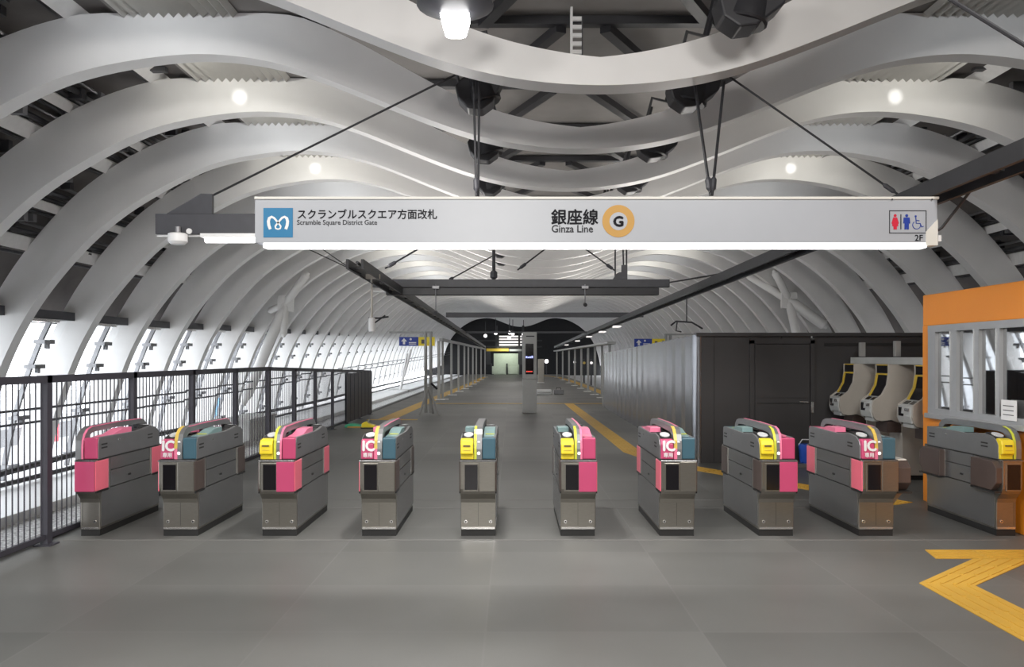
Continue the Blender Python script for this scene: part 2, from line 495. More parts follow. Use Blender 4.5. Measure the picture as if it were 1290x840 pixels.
def roofpt(sgn, q, Z): return (axisx(Z) + sgn * q[0], Z, EYE + q[1] + rise(Z))


for sgn, side in ((-1, 'left'), (1, 'right')):
    for (x, sc, nm) in PUR:
        (ox, oh), nn, tt = outer_at(x)
        # a lining plate lying along the outer line, with a small return lip at its lower edge
        w = 0.25 * sc; th = 0.03
        st = (ox - nn[0] * 0.03, oh - nn[1] * 0.03)
        def q_(a, d): return (st[0] + tt[0] * a + nn[0] * d, st[1] + tt[1] * a + nn[1] * d)
        sec = [q_(0, 0), q_(-w, 0.10), q_(-w, 0.10 + th), q_(0, 0.22)]
        mb = MB(); v = []; f = []
        ys = [Z1 - 5, 20, ZEND]
        for Z in ys: v += [roofpt(sgn, q, Z) for q in sec]
        for k in range(2):
            for i in range(4):
                j = (i + 1) % 4; f.append((k * 4 + i, k * 4 + j, k * 4 + 4 + j, k * 4 + 4 + i))
        mb.add(v, f)
        tag(mb.build('roof_purlin', 'purlin'), '%s of the pale purlins running behind the ribs on the %s slope' % (nm, side), 'purlin', 'pale purlins behind the ribs, %s side' % side)
        # conduits just above each purlin
        mb = MB(); rnd = random.Random(int(x * 100) + (3 if sgn > 0 else 0))
        for j, (da, dn, r) in enumerate(((-0.16, 0.16, 0.045), (-0.26, 0.2, 0.03), (-0.34, 0.12, 0.05), (-0.46, 0.22, 0.03), (0.2, 0.2, 0.035))):
            q = (ox + tt[0] * da + nn[0] * dn, oh + tt[1] * da + nn[1] * dn)
            mb.m(1 if j in (1, 3) else 0)
            mb.tube([roofpt(sgn, q, Z1 - 5), roofpt(sgn, q, 20), roofpt(sgn, q, ZEND)], r, 6)
        mb.m(0)
        for k in range(-1, 24):
            Z = zr(k) + 0.4
            for t in range(8):
                Zb = Z + t * 0.27 + rnd.uniform(-.1, .1); da = rnd.uniform(-1.0, -.2); dn = rnd.uniform(0.08, 0.3)
                q = (ox + tt[0] * da + nn[0] * dn, oh + tt[1] * da + nn[1] * dn); c = roofpt(sgn, q, Zb)
                s1 = rnd.uniform(.05, .14)
                mb.m(rnd.choice((0, 0, 1))).box(c[0] - s1, c[0] + s1, c[1] - .06, c[1] + .06, c[2] - s1 * .8, c[2] + s1 * .8)
            q2 = (ox + tt[0] * -.55 + nn[0] * .25, oh + tt[1] * -.55 + nn[1] * .25); q3 = (ox + tt[0] * .1 + nn[0] * .12, oh + tt[1] * .1 + nn[1] * .12)
            mb.m(1).tube([roofpt(sgn, q2, Z + .2), roofpt(sgn, q3, Z + 1.2)], 0.02, 5)
            mb.m(0).beam(roofpt(sgn, q2, Z + 1.5), roofpt(sgn, q3, Z + 1.5), 0.1, 0.08)
        tag(mb.build('conduit_run', ['conduit', 'conduit2']), 'dark conduits and brackets running beside the %s pale purlin on the %s slope' % (nm, side), 'conduit', 'conduits behind the ribs, %s side' % side)

# ---- left windows (one per bay)
iw = [q for q in zip(HALF, OUTER) if q[0][1] < 0.72]
wo = [((a[0] * 0.3 + c[0] * 0.7), (a[1] * 0.3 + c[1] * 0.7)) for a, c in iw]
wo = [q for i, q in enumerate(wo) if i % 3 == 0 or i == len(wo) - 1]


def make_window():
    root = empty('window_1')
    mb = MB(); v = []; f = []
    for y in (TH, SP):
        v += [(-x, y, EYE + h) for x, h in wo]
    n = len(wo)
    f = [(i, i + 1, n + i + 1, n + i) for i in range(n - 1)]
    mb.add(v, f).build('pane', 'glass', root)
    mb = MB()
    pp = [(-x + 0.10, (SP + TH) / 2 + 0.25, EYE + h) for x, h in wo]
    for a, c in zip(pp, pp[1:]): mb.beam(a, c, 0.07, 0.10, up=(1, 0, 0.3))
    for t in (1, 2, 4, 6):
        if t < len(pp):
            p = pp[t]; mb.box(p[0] - .05, p[0] + .2, p[1] - .16, p[1] + .22, p[2] - .045, p[2] + .045)
            mb.box(p[0] + .02, p[0] + .1, p[1] + .12, p[1] + .2, p[2] - .15, p[2] + .02)
    mb.build('mullion', 'conduit2', root)
    q = wo[0]
    mb = MB().box(-q[0] - .25, -q[0] + .16, TH + .02, SP - .02, EYE + q[1] - .02, EYE + q[1] + .17)
    mb.build('head_box', 'darkgrey', root)
    MB().box(-q[0] - .02, -q[0] + .2, TH + .3, SP - .7, EYE + q[1] - .09, EYE + q[1] - .03).build('head_trim', 'chrome', root)
    # cable pipes along the wall foot
    mb = MB()
    for z, xx in ((0.52, 10.5), (0.25, 10.55)):
        mb.tube([(-xx, 0, z), (-xx, SP, z)], 0.028, 6)
    mb.build('guard_pipe', 'darkgrey', root)
    return root


w0 = make_window(); struct(w0)
for k in range(-1, NR - 1):
    if k == -1: o = w0
    else:
        o = w0.copy(); COL.objects.link(o); o.name = 'window_%d' % (k + 2)
        for ch in list(w0.children):
            c = ch.copy(); COL.objects.link(c); c.parent = o
    Z = zr(k + 1); o.location = (axisx(Z), Z, rise(Z))

# ---- white tubular K braces near the ninth rib
for sgn, side in ((-1, 'left'), (1, 'right')):
    if sgn < 0:
        r = empty('tubular_brace', pt(360, 382, 29.3)); J = Vector(pt(360, 382, 29.3))
        arms = [(pt(388, 343, 29.3), 0.16), (pt(306, 510, 29.3), 0.2), (pt(338, 392, 29.6), 0.12), (pt(357, 425, 29.3), .13)]
    else:
        r = empty('tubular_brace', pt(994, 378, 29.3)); J = Vector(pt(994, 378, 29.3))
        arms = [(pt(975, 340, 29.3), 0.14), (pt(1042, 412, 29.3), 0.2), (pt(1005, 428, 29.3), 0.16), (pt(940, 345, 33), .16)]
    for a, rad in arms:
        d = Vector(a) - J
        MB().tube([(0, 0, 0), d * 0.06, d * 0.12, d * 0.9, d * 0.95, d], [rad * .5, rad * .6, rad, rad, rad * .6, rad * .5], 12).build('tube_arm', 'rib', r, smooth=True)
    MB().box(-.3, .3, -.06, .06, -.3, .3).build('gusset_plate', 'rib', r, bevel=.02)
    tag(r, 'white tubular brace branching between ribs on the %s roof slope' % side, 'brace', 'white tubular braces')
r = empty('tubular_brace', pt(504, 492, 62)); J = Vector(r.location)
for a in (pt(513, 445, 62), pt(518, 440, 62)):
    MB().tube([(0, 0, 0), Vector(a) - J], 0.09, 8).build('tube_arm', 'rib', r)
MB().box(-.9, .7, -.3, .3, -.6, .1).build('footing', 'concrete', r, bevel=.03)
tag(r, 'far pale V brace standing on a block in front of the bright windows', 'brace')

# ---- roof braces under the dark deck, black spotlights in the dips, slotted tray
for k in range(1, 14):
    Z = zr(k); c = axisx(Z); z = DECK - 0.14 + rise(Z); z2 = DECK - .14 + rise(Z + SP)
    for (a, e, nm) in ((-0.25, -1.3, 'left'), (0.35, 1.75, 'right')):
        mb = MB().beam((c + a, Z + .15, z), (c + e, Z + SP, z2), 0.15, 0.12)
        tag(mb.build('roof_brace', 'black'), 'black diagonal brace under the dark deck behind the %s rib, %s of the middle' % (ORD[k - 1], nm), 'brace', 'black diagonal roof braces')
    mb = MB().box(c - 6, c + 6, Z + .05, Z + .2, z + .02, z + .13)
    tag(mb.build('roof_beam', 'black'), 'black cross beam under the dark deck above the %s rib' % ORD[k - 1], 'beam', 'black cross beams under the deck')
SPOTG = 'black spotlights in the roof dips'
spot0 = None


def make_spot():
    r = empty('roof_spotlight')
    mb = MB(); mb.tube([(0, 0, .28), (0, 0, .16), (0, 0, -.14), (0, 0, -.16)], [.12, .2, .22, .2], 16)
    mb.build('lamp_housing', 'black', r, smooth=True)
    MB().prism([(-.3, .1), (-.3, -.05), (-.22, -.2), (-.05, -.26), (.1, -.2), (.3, .05), (.3, .3), (.1, .34)], 'y', -.16, .16).build('cowl', 'black', r, bevel=.02)
    MB().tube([(-.24, 0, .1), (-.24, 0, .7), (.24, 0, .7), (.24, 0, .1)], .025, 6).build('yoke', 'conduit', r)
    MB().tube([(0, 0, .7), (0, 0, 1.45)], .04, 8).build('hanger', 'black', r)
    return r


for k in range(0, 9):
    for sgn, nm in ((-1, 'left'), (1, 'right')):
        Z = zr(k + 1) - 1.0 if k else 7.35
        if k == 0 and sgn < 0: continue
        if spot0 is None: r = spot0 = make_spot()
        else:
            r = spot0.copy(); COL.objects.link(r)
            for ch in list(spot0.children):
                c = ch.copy(); COL.objects.link(c); c.parent = r
        Zs = Z + 0.1
        r.location = (axisx(Zs) + sgn * 1.3, Zs, EYE + 3.28 + rise(Zs)); r.rotation_euler = (0, sgn * 0.25, 0)
        tag(r, 'black spotlight in front of the %s roof rib, %s side of the dip' % (ORD[k], nm), 'spotlight', SPOTG)
r = empty('slotted_tray', (0.80, 10.5, 5.63))
MB().box(-.03, 0.0, -.04, .04, -.2, .54).build('side_rail', 'white', r); MB().box(.12, .135, -.03, .03, -.2, .42).build('side_rail', 'conduit', r)
for i in range(6): MB().box(0, .12, -.02, .02, -.18 + i * .11, -.13 + i * .11).build('rung', 'white', r)
tag(r, 'white slotted tray hanging from the dark deck above the nearest rib', 'cable tray')

# ---- lights washing the ribs: spots on the back of one rib shining on the next
for k in range(1, 26):
    Z = zr(k); c = axisx(Z)
    for sgn in (-1, 1):
        if k <= 18:
            hot = (k % 2 == 0)
            e = 95 if hot else 70
            if sgn > 0 and not hot: e *= 0.55
            if k > 8: e *= 1.1
            light('rib_wash_light', 'SPOT', (c + sgn * 5.6, Z + .42, EYE + 4.42 + rise(Z)), e, (1.0, 0.98, 0.9) if hot else (0.9, 0.95, 1.0), 0.03,
                  aim=(c + sgn * 5.3, Z + SP, EYE + 4.15 + rise(Z)), angle=math.radians(125), blend=0.9)
            if hot and k <= 6:
                light('rib_spot_light', 'SPOT', (c + sgn * 5.3, Z + .4, EYE + 3.95 + rise(Z)), 150, (1, 1, 0.97), 0.02,
                      aim=(c + sgn * 5.45, Z + SP, EYE + 4.33 + rise(Z)), angle=math.radians(8.5), blend=1.0)

# ------------------------------------------------------------------ hanging steelwork: rails, cross beams, rods
def railz(Z): return EYE + 1.30 - 0.0095 * (Z - 5)


def make_rail(name, X, z0, z1, lab, tw=0.0):
    r = empty(name, (X, z0, railz(z0)))
    dz = railz(z1) - railz(z0); L = z1 - z0
    for s in (-1, 1):
        MB().beam((s * .1, 0, 0), (s * .1 - tw, L, dz), .035, .13).build('side_bar', 'black', r)
    n = int(L / 1.0)
    rg = MB().box(-.1, .1, -.05, .05, -.015, .015).build('rung', 'black', r)
    for i in range(n):
        t = (i + .5) / n; q = rg if i == 0 else rg.copy()
        if i: COL.objects.link(q)
        q.location = (-tw * t, L * t, dz * t)
    MB().tube([(0.03, 0, .02), (0.03 - tw, L, dz + .02)], .022, 6).build('cable', 'conduit', r)
    tag(r, lab, 'rail')
    return r


make_rail('hanging_rail', -2.1, 10.6, 60, 'long black hanging ladder rail left of the middle, running down the platform')
make_rail('hanging_rail', 3.3, 3.0, 60, 'long black hanging ladder rail from top right, running down the platform')


def cross_beam(Z, x0, x1, z0, z1, lab, tiers=1):
    r = empty('cross_beam', ((x0 + x1) / 2, Z, z0)); h = z1 - z0; a = (x1 - x0) / 2
    MB().box(-a, a, -.06, .06, h * .5 if tiers > 1 else 0, h).build('channel', 'darkgrey', r, bevel=.006)
    if tiers > 1:
        MB().box(-a + .25, a - .2, -.09, .09, 0, h * .46).build('lamp_channel', 'black', r, bevel=.006)
        MB().box(-a + .02, -a + .26, -.08, .08, h * .2, h * .26).build('end_plate', 'white', r)
    tag(r, lab, 'beam')
    return r


r = cross_beam(8.6, -3.84, 4.2, 2.875, 3.095, 'dark grey cross beam behind the long station sign')
mb = MB()
mb.prism([(-3.84 + .28 - .18, .22), (-3.84 + .28 + .2, .44), (-3.84 + .28 + .32, .44), (-3.84 + .28 + .32, .22)], 'y', -.03, .03)
mb.build('bracket', 'darkgrey', r).location = (-0.18, 0, 0)
MB().box(-4.02, -1.9, -.02, .02, -.02, .0).build('bottom_flange', 'white', r)
mb = MB()
for x in (-3.65, -2.55): mb.disc((x, -.075, .03), .03, 'y', .02)
mb.build('bolt', 'white', r)
r2 = cross_beam(14.5, -2.54, 2.87, 2.68, 2.97, 'black two-tier cross beam hanging behind the station sign', 2)
cross_beam(23.6, -1.96, 3.9, 2.74, 2.88, 'thin black cross beam further down the platform, joined to both rails')
cross_beam(34, -2.0, 3.2, 2.58, 2.66, 'farthest thin black cross beam between the hanging rails')


def rod(a, c, lab, name='tie_rod', rad=.012, ends=True):
    a = Vector(a); c = Vector(c); r = empty(name, a); d = c - a; u = d.normalized()
    MB().tube([(0, 0, 0), d], rad, 8).build('bar', 'black', r)
    if ends:
        MB().tube([u * .05, u * .08, u * .18, u * .21], [rad, rad * 2.2, rad * 2.2, rad], 8).build('turnbuckle', 'darkgrey', r)
    tag(r, lab, 'rod', 'black tie rods of the hanging steelwork')
    return r


rod(pt(236, 262, 8.6), pt(578, 92, 8.9), 'black tie rod rising from the left end of the beam beside the sign')
rod(pt(1133, 246, 8.6), pt(918, 96, 8.9), 'black tie rod rising from the right end of the sign to the roof')
rod((3.25, 4.2, 2.87), (1.55, 5.0, 4.55), 'nearest black tie rod at the top right corner, above the black rail')
rod(pt(600, 247, 8.55), pt(596.5, 92, 8.75), 'left rod of the pair hanging above the left half of the sign', rad=.013)
rod(pt(602.5, 247, 8.7), pt(604, 92, 8.8), 'right rod of the pair hanging above the left half of the sign', rad=.013, ends=False)
rod(pt(895, 246, 8.6), pt(875, 105, 8.8), 'left rod of the V-shaped pair above the sign, right of the round mark', rad=.016)
rod(pt(897, 246, 8.6), pt(912, 103, 8.8), 'right rod of the V-shaped pair above the sign, right of the round mark', rad=.016)
rod(pt(622, 355, 14.5), pt(622, 254, 14.6), 'vertical rod hanging the two-tier beam, left of the middle', rad=.03)
for i, (x, xt) in enumerate(((775, 775), (786, 783), (789, 790))):
    rod(pt(x, 350, 14.5), pt(xt, 258, 14.8), '%s of the three thin rods above the right half of the two-tier beam' % ('leftmost', 'middle', 'rightmost')[i], rad=.014, ends=False)
rod(pt(652, 340, 14.5), pt(760, 258, 14.9), 'slanting rod from the two-tier beam up to the right, near the middle', rad=.014)
rod(pt(775, 341, 14.5), pt(662, 258, 14.9), 'slanting rod from the two-tier beam up to the left, near the three rods', rad=.014)
rod(pt(485, 338, 12.6), pt(622, 258, 13.0), 'slanting rod above the near end of the left hanging rail', rad=.014)
rod(pt(565, 353, 14.5), pt(625, 320, 16.8), 'slanting rod from the left half of the two-tier beam', rad=.014)
rod(pt(842, 356, 14.5), pt(925, 342, 12.4), 'thin rod from the right end of the two-tier beam to the right rail', rad=.014, ends=False)
rod(pt(455, 345, 10.8), pt(372, 306, 10.0), 'upper thin wire from the left rail end up to the left', 'wire', rad=.007, ends=False)
rod(pt(470, 358, 11.5), pt(405, 313, 11.0), 'lower thin wire from the left rail end up to the left', 'wire', rad=.007, ends=False)
r = empty('rod_bracket', pt(783, 352, 14.5)); MB().prism([(-.16, 0), (-.1, .1), (-.05, .13), (.0, .13), (0, .26), (.1, .26), (.1, 0)], 'y', -.05, .05).build('plate', 'darkgrey', r)
tag(r, 'dark bracket plate on the two-tier beam under the three thin rods', 'bracket')

# lamp tube under the left beam, dome camera
r = empty('tube_lamp', (-3.0, 8.5, 2.83))
MB().box(-.32, .42, -.05, .05, .0, .04).build('lamp_tray', 'white', r)
MB().tube([(-.28, 0, -.02), (.42, 0, -.02)], .035, 10).build('tube', 'strip', r, smooth=True)
tag(r, 'short glowing tube lamp under the beam at the left of the sign', 'lamp')
r = empty('dome_camera', pt(224, 302, 8.5))
MB().tube([(0, 0, .07), (0, 0, .06), (0, 0, -.02), (0, 0, -.05)], [.08, .1, .1, .07], 20).build('housing', 'white', r, smooth=True)
MB().tube([(0, 0, .07), (0, 0, .14)], .03, 8).build('stem', 'conduit2', r)
tag(r, 'small round white camera housing under the left beam end', 'camera')

# floodlight
r = empty('flood_lamp', (-0.5, 7.0, 4.45))
MB().prism([(-.13, .1), (.13, .1), (.09, -.04), (.05, -.055), (-.05, -.055), (-.09, -.04)], 'y', -.1, .1).build('lens', 'flood', r, bevel=.01)
for s in (-1, 1): MB().box(s * .1 - .02, s * .1 + .02, -.03, .03, .1, .24).build('arm', 'white', r)
MB().tube([(0, 0, .42), (0, 0, .34), (0, 0, .2), (0, 0, .1)], [.1, .3, .34, .12], 20).build('shade', 'darkgrey', r, smooth=True)
MB().tube([(0, 0, .42), (0, 0, 1.6)], .02, 8).build('stem', 'black', r)
tag(r, 'brilliant hanging floodlight above the left half of the sign', 'lamp')

# ------------------------------------------------------------------ the long sign
ZS = 6.0
def sx(px): return (px - VPX) / 1000 * ZS
def sz(py): return EYE - (py - HOR) / 1000 * ZS


sg = empty('station_sign', ((sx(321) + sx(1180)) / 2, ZS, sz(306)))
LX, LZ = sg.location.x, sg.location.z
def SX(px): return sx(px) - LX
def SZ(py): return sz(py) - LZ


MB().box(SX(321), SX(1181), 0, .22, SZ(306), SZ(249)).build('sign_box', ['sign'], sg, bevel=.004)
MB().box(SX(321), SX(1182), -.012, .235, SZ(251), SZ(248)).build('top_frame', 'signedge', sg)
MB().box(SX(331), SX(1168), .0, .1, SZ(311.8), SZ(306)).build('light_strip', 'strip', sg, bevel=.008)
MB().prism([(SX(1166), SZ(309)), (SX(1166), SZ(292)), (SX(1181), SZ(276)), (SX(1181), SZ(309))], 'y', -.006, .1).build('end_cover', 'signedge', sg)
MB().box(SX(1182), SX(1186), -.0, .06, SZ(304), SZ(296)).build('cable_clamp', 'white', sg)
# emblem
lg = MB().box(SX(332), SX(369), -.004, .0, SZ(299), SZ(262)).build('emblem_plate', 'signblue', sg)


def ribbon(pts, w, y0, y1, mb):
    pts = [Vector((p[0], p[1])) for p in pts]; L = []; R = []
    for i, p in enumerate(pts):
        d = (pts[min(i + 1, len(pts) - 1)] - pts[max(i - 1, 0)]).normalized(); nrm = Vector((-d.y, d.x))
        ww = w[i] if isinstance(w, list) else w
        L.append(p + nrm * ww / 2); R.append(p - nrm * ww / 2)
    for i in range(len(pts) - 1):
        mb.prism([tuple(L[i]), tuple(L[i + 1]), tuple(R[i + 1]), tuple(R[i])], 'y', y0, y1)


mb = MB()
P0 = [(340.8, 288.8), (339, 284), (338.4, 279), (339.5, 275), (342.3, 273.2), (345.5, 274.6), (348.8, 278.4), (351.8, 282.2), (354, 285.2), (353.4, 287.8), (350.5, 288.8)]
pw = [3.6, 3.8, 3.8, 3.6, 3.0, 2.6, 2.4, 2.2, 2, 1.9, 1.9]
for s in (1, -1):
    ribbon([(SX(350.5 + s * (x - 350.5)), SZ(y)) for x, y in P0], [q * ZS / 1000 for q in pw], -.0065, -.004, mb)
mb.build('emblem_mark', 'white', lg)
text('スクランブルスクエア方面改札', 'lettering', 'ink', sg, (SX(374), -.003, SZ(274.8)), 13.1 * ZS / 1000, 0.012, sx=0.965)
text('Scramble Square District Gate', 'lettering', 'inkgrey', sg, (SX(374), -.003, SZ(283)), 8.6 * ZS / 1000, 0.004, sx=0.955)
text('銀座線', 'lettering', 'ink', sg, (SX(694), -.003, SZ(281)), 20.4 * ZS / 1000, 0.018, sx=0.98)
text('Ginza Line', 'lettering', 'inkgrey', sg, (SX(694.5), -.003, SZ(292.5)), 13.0 * ZS / 1000, 0.012, sx=0.95)
MB().disc((SX(779), -.004, SZ(278.5)), 20.3 * ZS / 1000, 'y', .004, 48).build('line_ring', 'orangering', sg)
MB().disc((SX(779), -.006, SZ(278.8)), 11.3 * ZS / 1000, 'y', .002, 40).build('line_disc', 'sign', sg)
text('G', 'lettering', 'ink', sg, (SX(779), -.008, SZ(285)), 17.5 * ZS / 1000, 0.035, 'CENTER', sx=1.05)
# toilet pictograms
mb = MB(); u = ZS / 1000
for (a, c, d, e) in ((1120, 1167, 265, 266), (1120, 1167, 293, 294), (1120, 1121, 265, 294), (1166, 1167, 265, 294)):
    mb.box(SX(a), SX(c), -.003, 0, SZ(e), SZ(d))
pict = mb.build('pictogram_frame', 'inkgrey', sg)
mb = MB(); mb.disc((SX(1127.5), -.004, SZ(271.6)), 1.8 * u, 'y', .003, 14)
mb.prism([(SX(x), SZ(y)) for x, y in ((1125, 274), (1130, 274), (1132, 281), (1131, 283), (1130, 280), (1131.5, 285), (1129.6, 285), (1129.6, 289), (1125.4, 289), (1125.4, 285), (1123.5, 285), (1125, 280), (1124, 283), (1123, 281))], 'y', -.004, -.001)
mb.build('woman_pictogram', 'red', pict)
MB().box(SX(1134.2), SX(1135.2), -.004, -.001, SZ(289), SZ(270)).build('divider_line', 'ink', pict)
mb = MB(); mb.disc((SX(1142), -.004, SZ(271.6)), 1.8 * u, 'y', .003, 14)
mb.prism([(SX(x), SZ(y)) for x, y in ((1138.2, 274), (1145.8, 274), (1146.4, 281.5), (1145, 281.5), (1144.6, 277), (1144.8, 289), (1142.3, 289), (1142, 283), (1141.7, 289), (1139.2, 289), (1139.4, 277), (1139, 281.5), (1137.6, 281.5))], 'y', -.004, -.001)
mb.build('man_pictogram', 'navy', pict)
mb = MB(); mb.disc((SX(1153.3), -.004, SZ(272.5)), 1.3 * u, 'y', .003, 12)
ribbon([(SX(1153.5), SZ(274)), (SX(1154), SZ(281.5)), (SX(1159), SZ(281.5)), (SX(1161), SZ(286)), (SX(1163.2), SZ(285))], 1.0 * u, -.004, -.001, mb)
ribbon([(SX(1154.5 + 5 * math.cos(t)), SZ(283.5 - 5 * math.sin(t))) for t in [2.2 + i * 0.35 for i in range(13)]], 0.8 * u, -.004, -.001, mb)
ribbon([(SX(1153.8), SZ(277.5)), (SX(1158), SZ(278))], .9 * u, -.004, -.001, mb)
mb.build('wheelchair_pictogram', 'navy', pict)
text('2F', 'lettering', 'ink', sg, (SX(1152), -.003, SZ(303.3)), 10.8 * u, 0.01)
mb = MB()
for x in (1123, 1173): mb.disc((SX(x), -.014, SZ(251.5)), 1.1 * u, 'y', .003, 10)
mb.build('screw', 'inkgrey', sg)
tag(sg, 'long white hanging station sign with blue emblem and orange ring', 'sign')
cab = MB().tube([(sx(1229), 5.6, sz(205)), (sx(1222), 5.9, sz(232)), (sx(1216), 6.1, sz(258)), (sx(1209), 6.25, sz(280)), (sx(1202), 6.35, sz(288)), (sx(1192), 6.42, sz(291)), (sx(1184), 6.43, sz(291))], .011, 8).build('sign_cable', 'conduit', smooth=True)
tag(cab, 'thin grey cable drooping from the black rail to the right end of the sign', 'cable')
light('sign_strip_light', 'AREA', (LX, ZS - .06, LZ - .07), 45, (1, .97, .97), 5.2, .06, aim=(LX, ZS - .3, 0))

# hanging device and small sensors
r = empty('hanging_device', pt(468, 343, 11.86))
T0 = Vector(pt(468, 343, 11.86))
MB().tube([(0, 0, 0), Vector(pt(468.5, 401, 11.86)) - T0], .016, 8).box(-.13, .13, -.02, .02, -.1, -.03).build('cord', 'beige', r)
c = Vector(pt(468.5, 409, 11.86)) - T0
MB().tube([c + Vector((0, 0, .11)), c + Vector((0, 0, .1)), c + Vector((0, 0, -.1)), c + Vector((0, 0, -.11))], [.03, .05, .05, .03], 14).build('cylinder', 'white', r, smooth=True)
MB().tube([c + Vector((-.05, 0, .1)), c + Vector((.12, 0, .1)), c + Vector((.25, 0, .12))], .014, 6).tube([c + Vector((.03, 0, .02)), c + Vector((.2, 0, .14))], .012, 6).build('bracket', 'black', r)
tag(r, 'white cylinder on a cord with a black bracket, hanging from the left rail end', 'hanging fixture')
for (px, py, lab) in ((549, 393, 'small black sensor hanging under the left part of the two-tier beam'), (737, 383, 'small black sensor hanging under the right part of the two-tier beam')):
    t0 = Vector(pt(px, 358, 14.35)); r = empty('hanging_sensor', t0)
    c = Vector(pt(px, py, 14.35)) - t0
    MB().box(-.06, .06, -.03, .03, -.08, -.03).build('clamp', 'conduit2', r); MB().tube([(0, 0, 0), c], .01, 6).build('stem', 'conduit2', r)
    MB().tube([c + Vector((0, .05, .0)), c + Vector((0, -.08, -.02))], .035, 10).build('sensor_head', 'black', r)
    tag(r, lab, 'sensor')
r = empty('wall_bracket', pt(845, 410, 15)); MB().tube([(0, 0, 0), (.1, 0, .08), (.4, 0, .06), (.6, 0, -.06)], .018, 6).tube([(.12, 0, .07), (.1, 0, -.1), (.2, 0, -.12)], .014, 6).build('arm', 'black', r)
MB().tube([(.3, 0, .08), (.3, 0, .5)], .012, 6).build('hanger', 'black', r)
tag(r, 'black bent bracket hanging above the far end of the grey hoarding', 'bracket')

# ------------------------------------------------------------------ ticket gates
GZ = 6.89
def rot_half(pts): return [(1.12 - y, z) for y, z in pts]


def half_head(root, side, kind, color, reader):
    """side -1 left / +1 right; reader at the front for left halves, at the rear for right ones"""
    # side wall profile with the reader at y=0 end
    wall = [(-.03, .668), (-.03, .79), (0, .832), (.06, .86), (.18, .876), (.32, .862), (.45, .852), (1.10, .858), (1.14, .845), (1.15, .81), (1.15, .668)]
    core = [(-.03, .668), (-.03, .79), (0, .832), (.05, .842), (.17, .852), (.22, .84), (.45, .84), (.5, .85), (.62, .868), (.78, .868), (.84, .84), (1.10, .843), (1.14, .83), (1.145, .81), (1.145, .668)]
    if side > 0: wall = rot_half(wall); core = rot_half(core)
    s = side
    xo, xi = s * .154, s * .128
    MB().prism(wall, 'x', min(xo, xi), max(xo, xi)).build('side_cover', 'headgrey', root, bevel=.006)
    MB().prism(core, 'x', min(xi, s * .034), max(xi, s * .034)).build('top_cover', 'headgrey', root, bevel=.005)
    F = (lambda y: 1.12 - y) if side > 0 else (lambda y: y)
    lo, hi = sorted((s * .036, s * .146))
    dark, lightc = ('pink', 'pinkt') if color == 'pink' else ('teal', 'tealt')
    # coloured block at the end away from the reader
    def ybox(mb, a, c, z0, z1, x0=lo, x1=hi):
        y0, y1 = sorted((F(a), F(c))); return mb.box(x0, x1, y0, y1, z0, z1)
    ybox(MB(), 1.0, 1.165, .672, .853, lo, sorted((s * .036, s * .150))[1] if s > 0 else hi).build('end_block', dark, root, bevel=.008)
    # sloping coloured covers on top
    prof = [(1.0, .846), (1.0, .856), (.86, .862), (.70, .897), (.52, .897), (.52, .846)]
    prof = [(F(y), z) for y, z in prof]
    MB().prism(prof, 'x', lo + .004, hi - .006).build('sloped_cover', lightc, root, bevel=.004)
    # lime stripe across the foot of the slope
    y0, y1 = sorted((F(.905), F(.87)))
    if color != 'pink':
        MB().box(lo + .02, hi - .012, y0, y1, .862, .866).build('lime_stripe', 'lime', root)
    # dark slot and card reader
    y0, y1 = sorted((F(.24), F(.5)))
    MB().box(lo + .004, hi - .02, y0, y1, .838, .856).build('card_slot', 'plinth', root, bevel=.003)
    y0, y1 = sorted((F(.03), F(.2)))
    pad = [(F(.0), .842), (F(.0), .848), (F(.17), .886), (F(.2), .842)]
    rd = MB().prism(pad, 'x', lo + .004, hi - .012).build('reader_pad', 'plinth', root)
    ov = MB().disc((0, 0, 0), .042, 'z', .006, 24, rz=.062).build('reader_oval', 'oval', rd)
    ov.location = ((lo + hi) / 2 - s * .004, F(.09), .868); ov.rotation_euler = (math.atan2(.038, .17) * (1 if side < 0 else -1), 0, 0)
    # vents
    mb = MB()
    for yb in (.12, 1.0):
        for zz in (.785, .755):
            y0, y1 = sorted((F(yb), F(yb + .1))); x0, x1 = sorted((s * .1535, s * .156)); mb.box(x0, x1, y0, y1, zz, zz + .012)
    mb.build('vent', 'plinth', root)
    x0, x1 = sorted((s * .153, s * .157)); y0, y1 = sorted((F(.78), F(.80)))
    MB().box(x0, x1, y0, y1, .80, .815).build('lock', 'chrome', root)


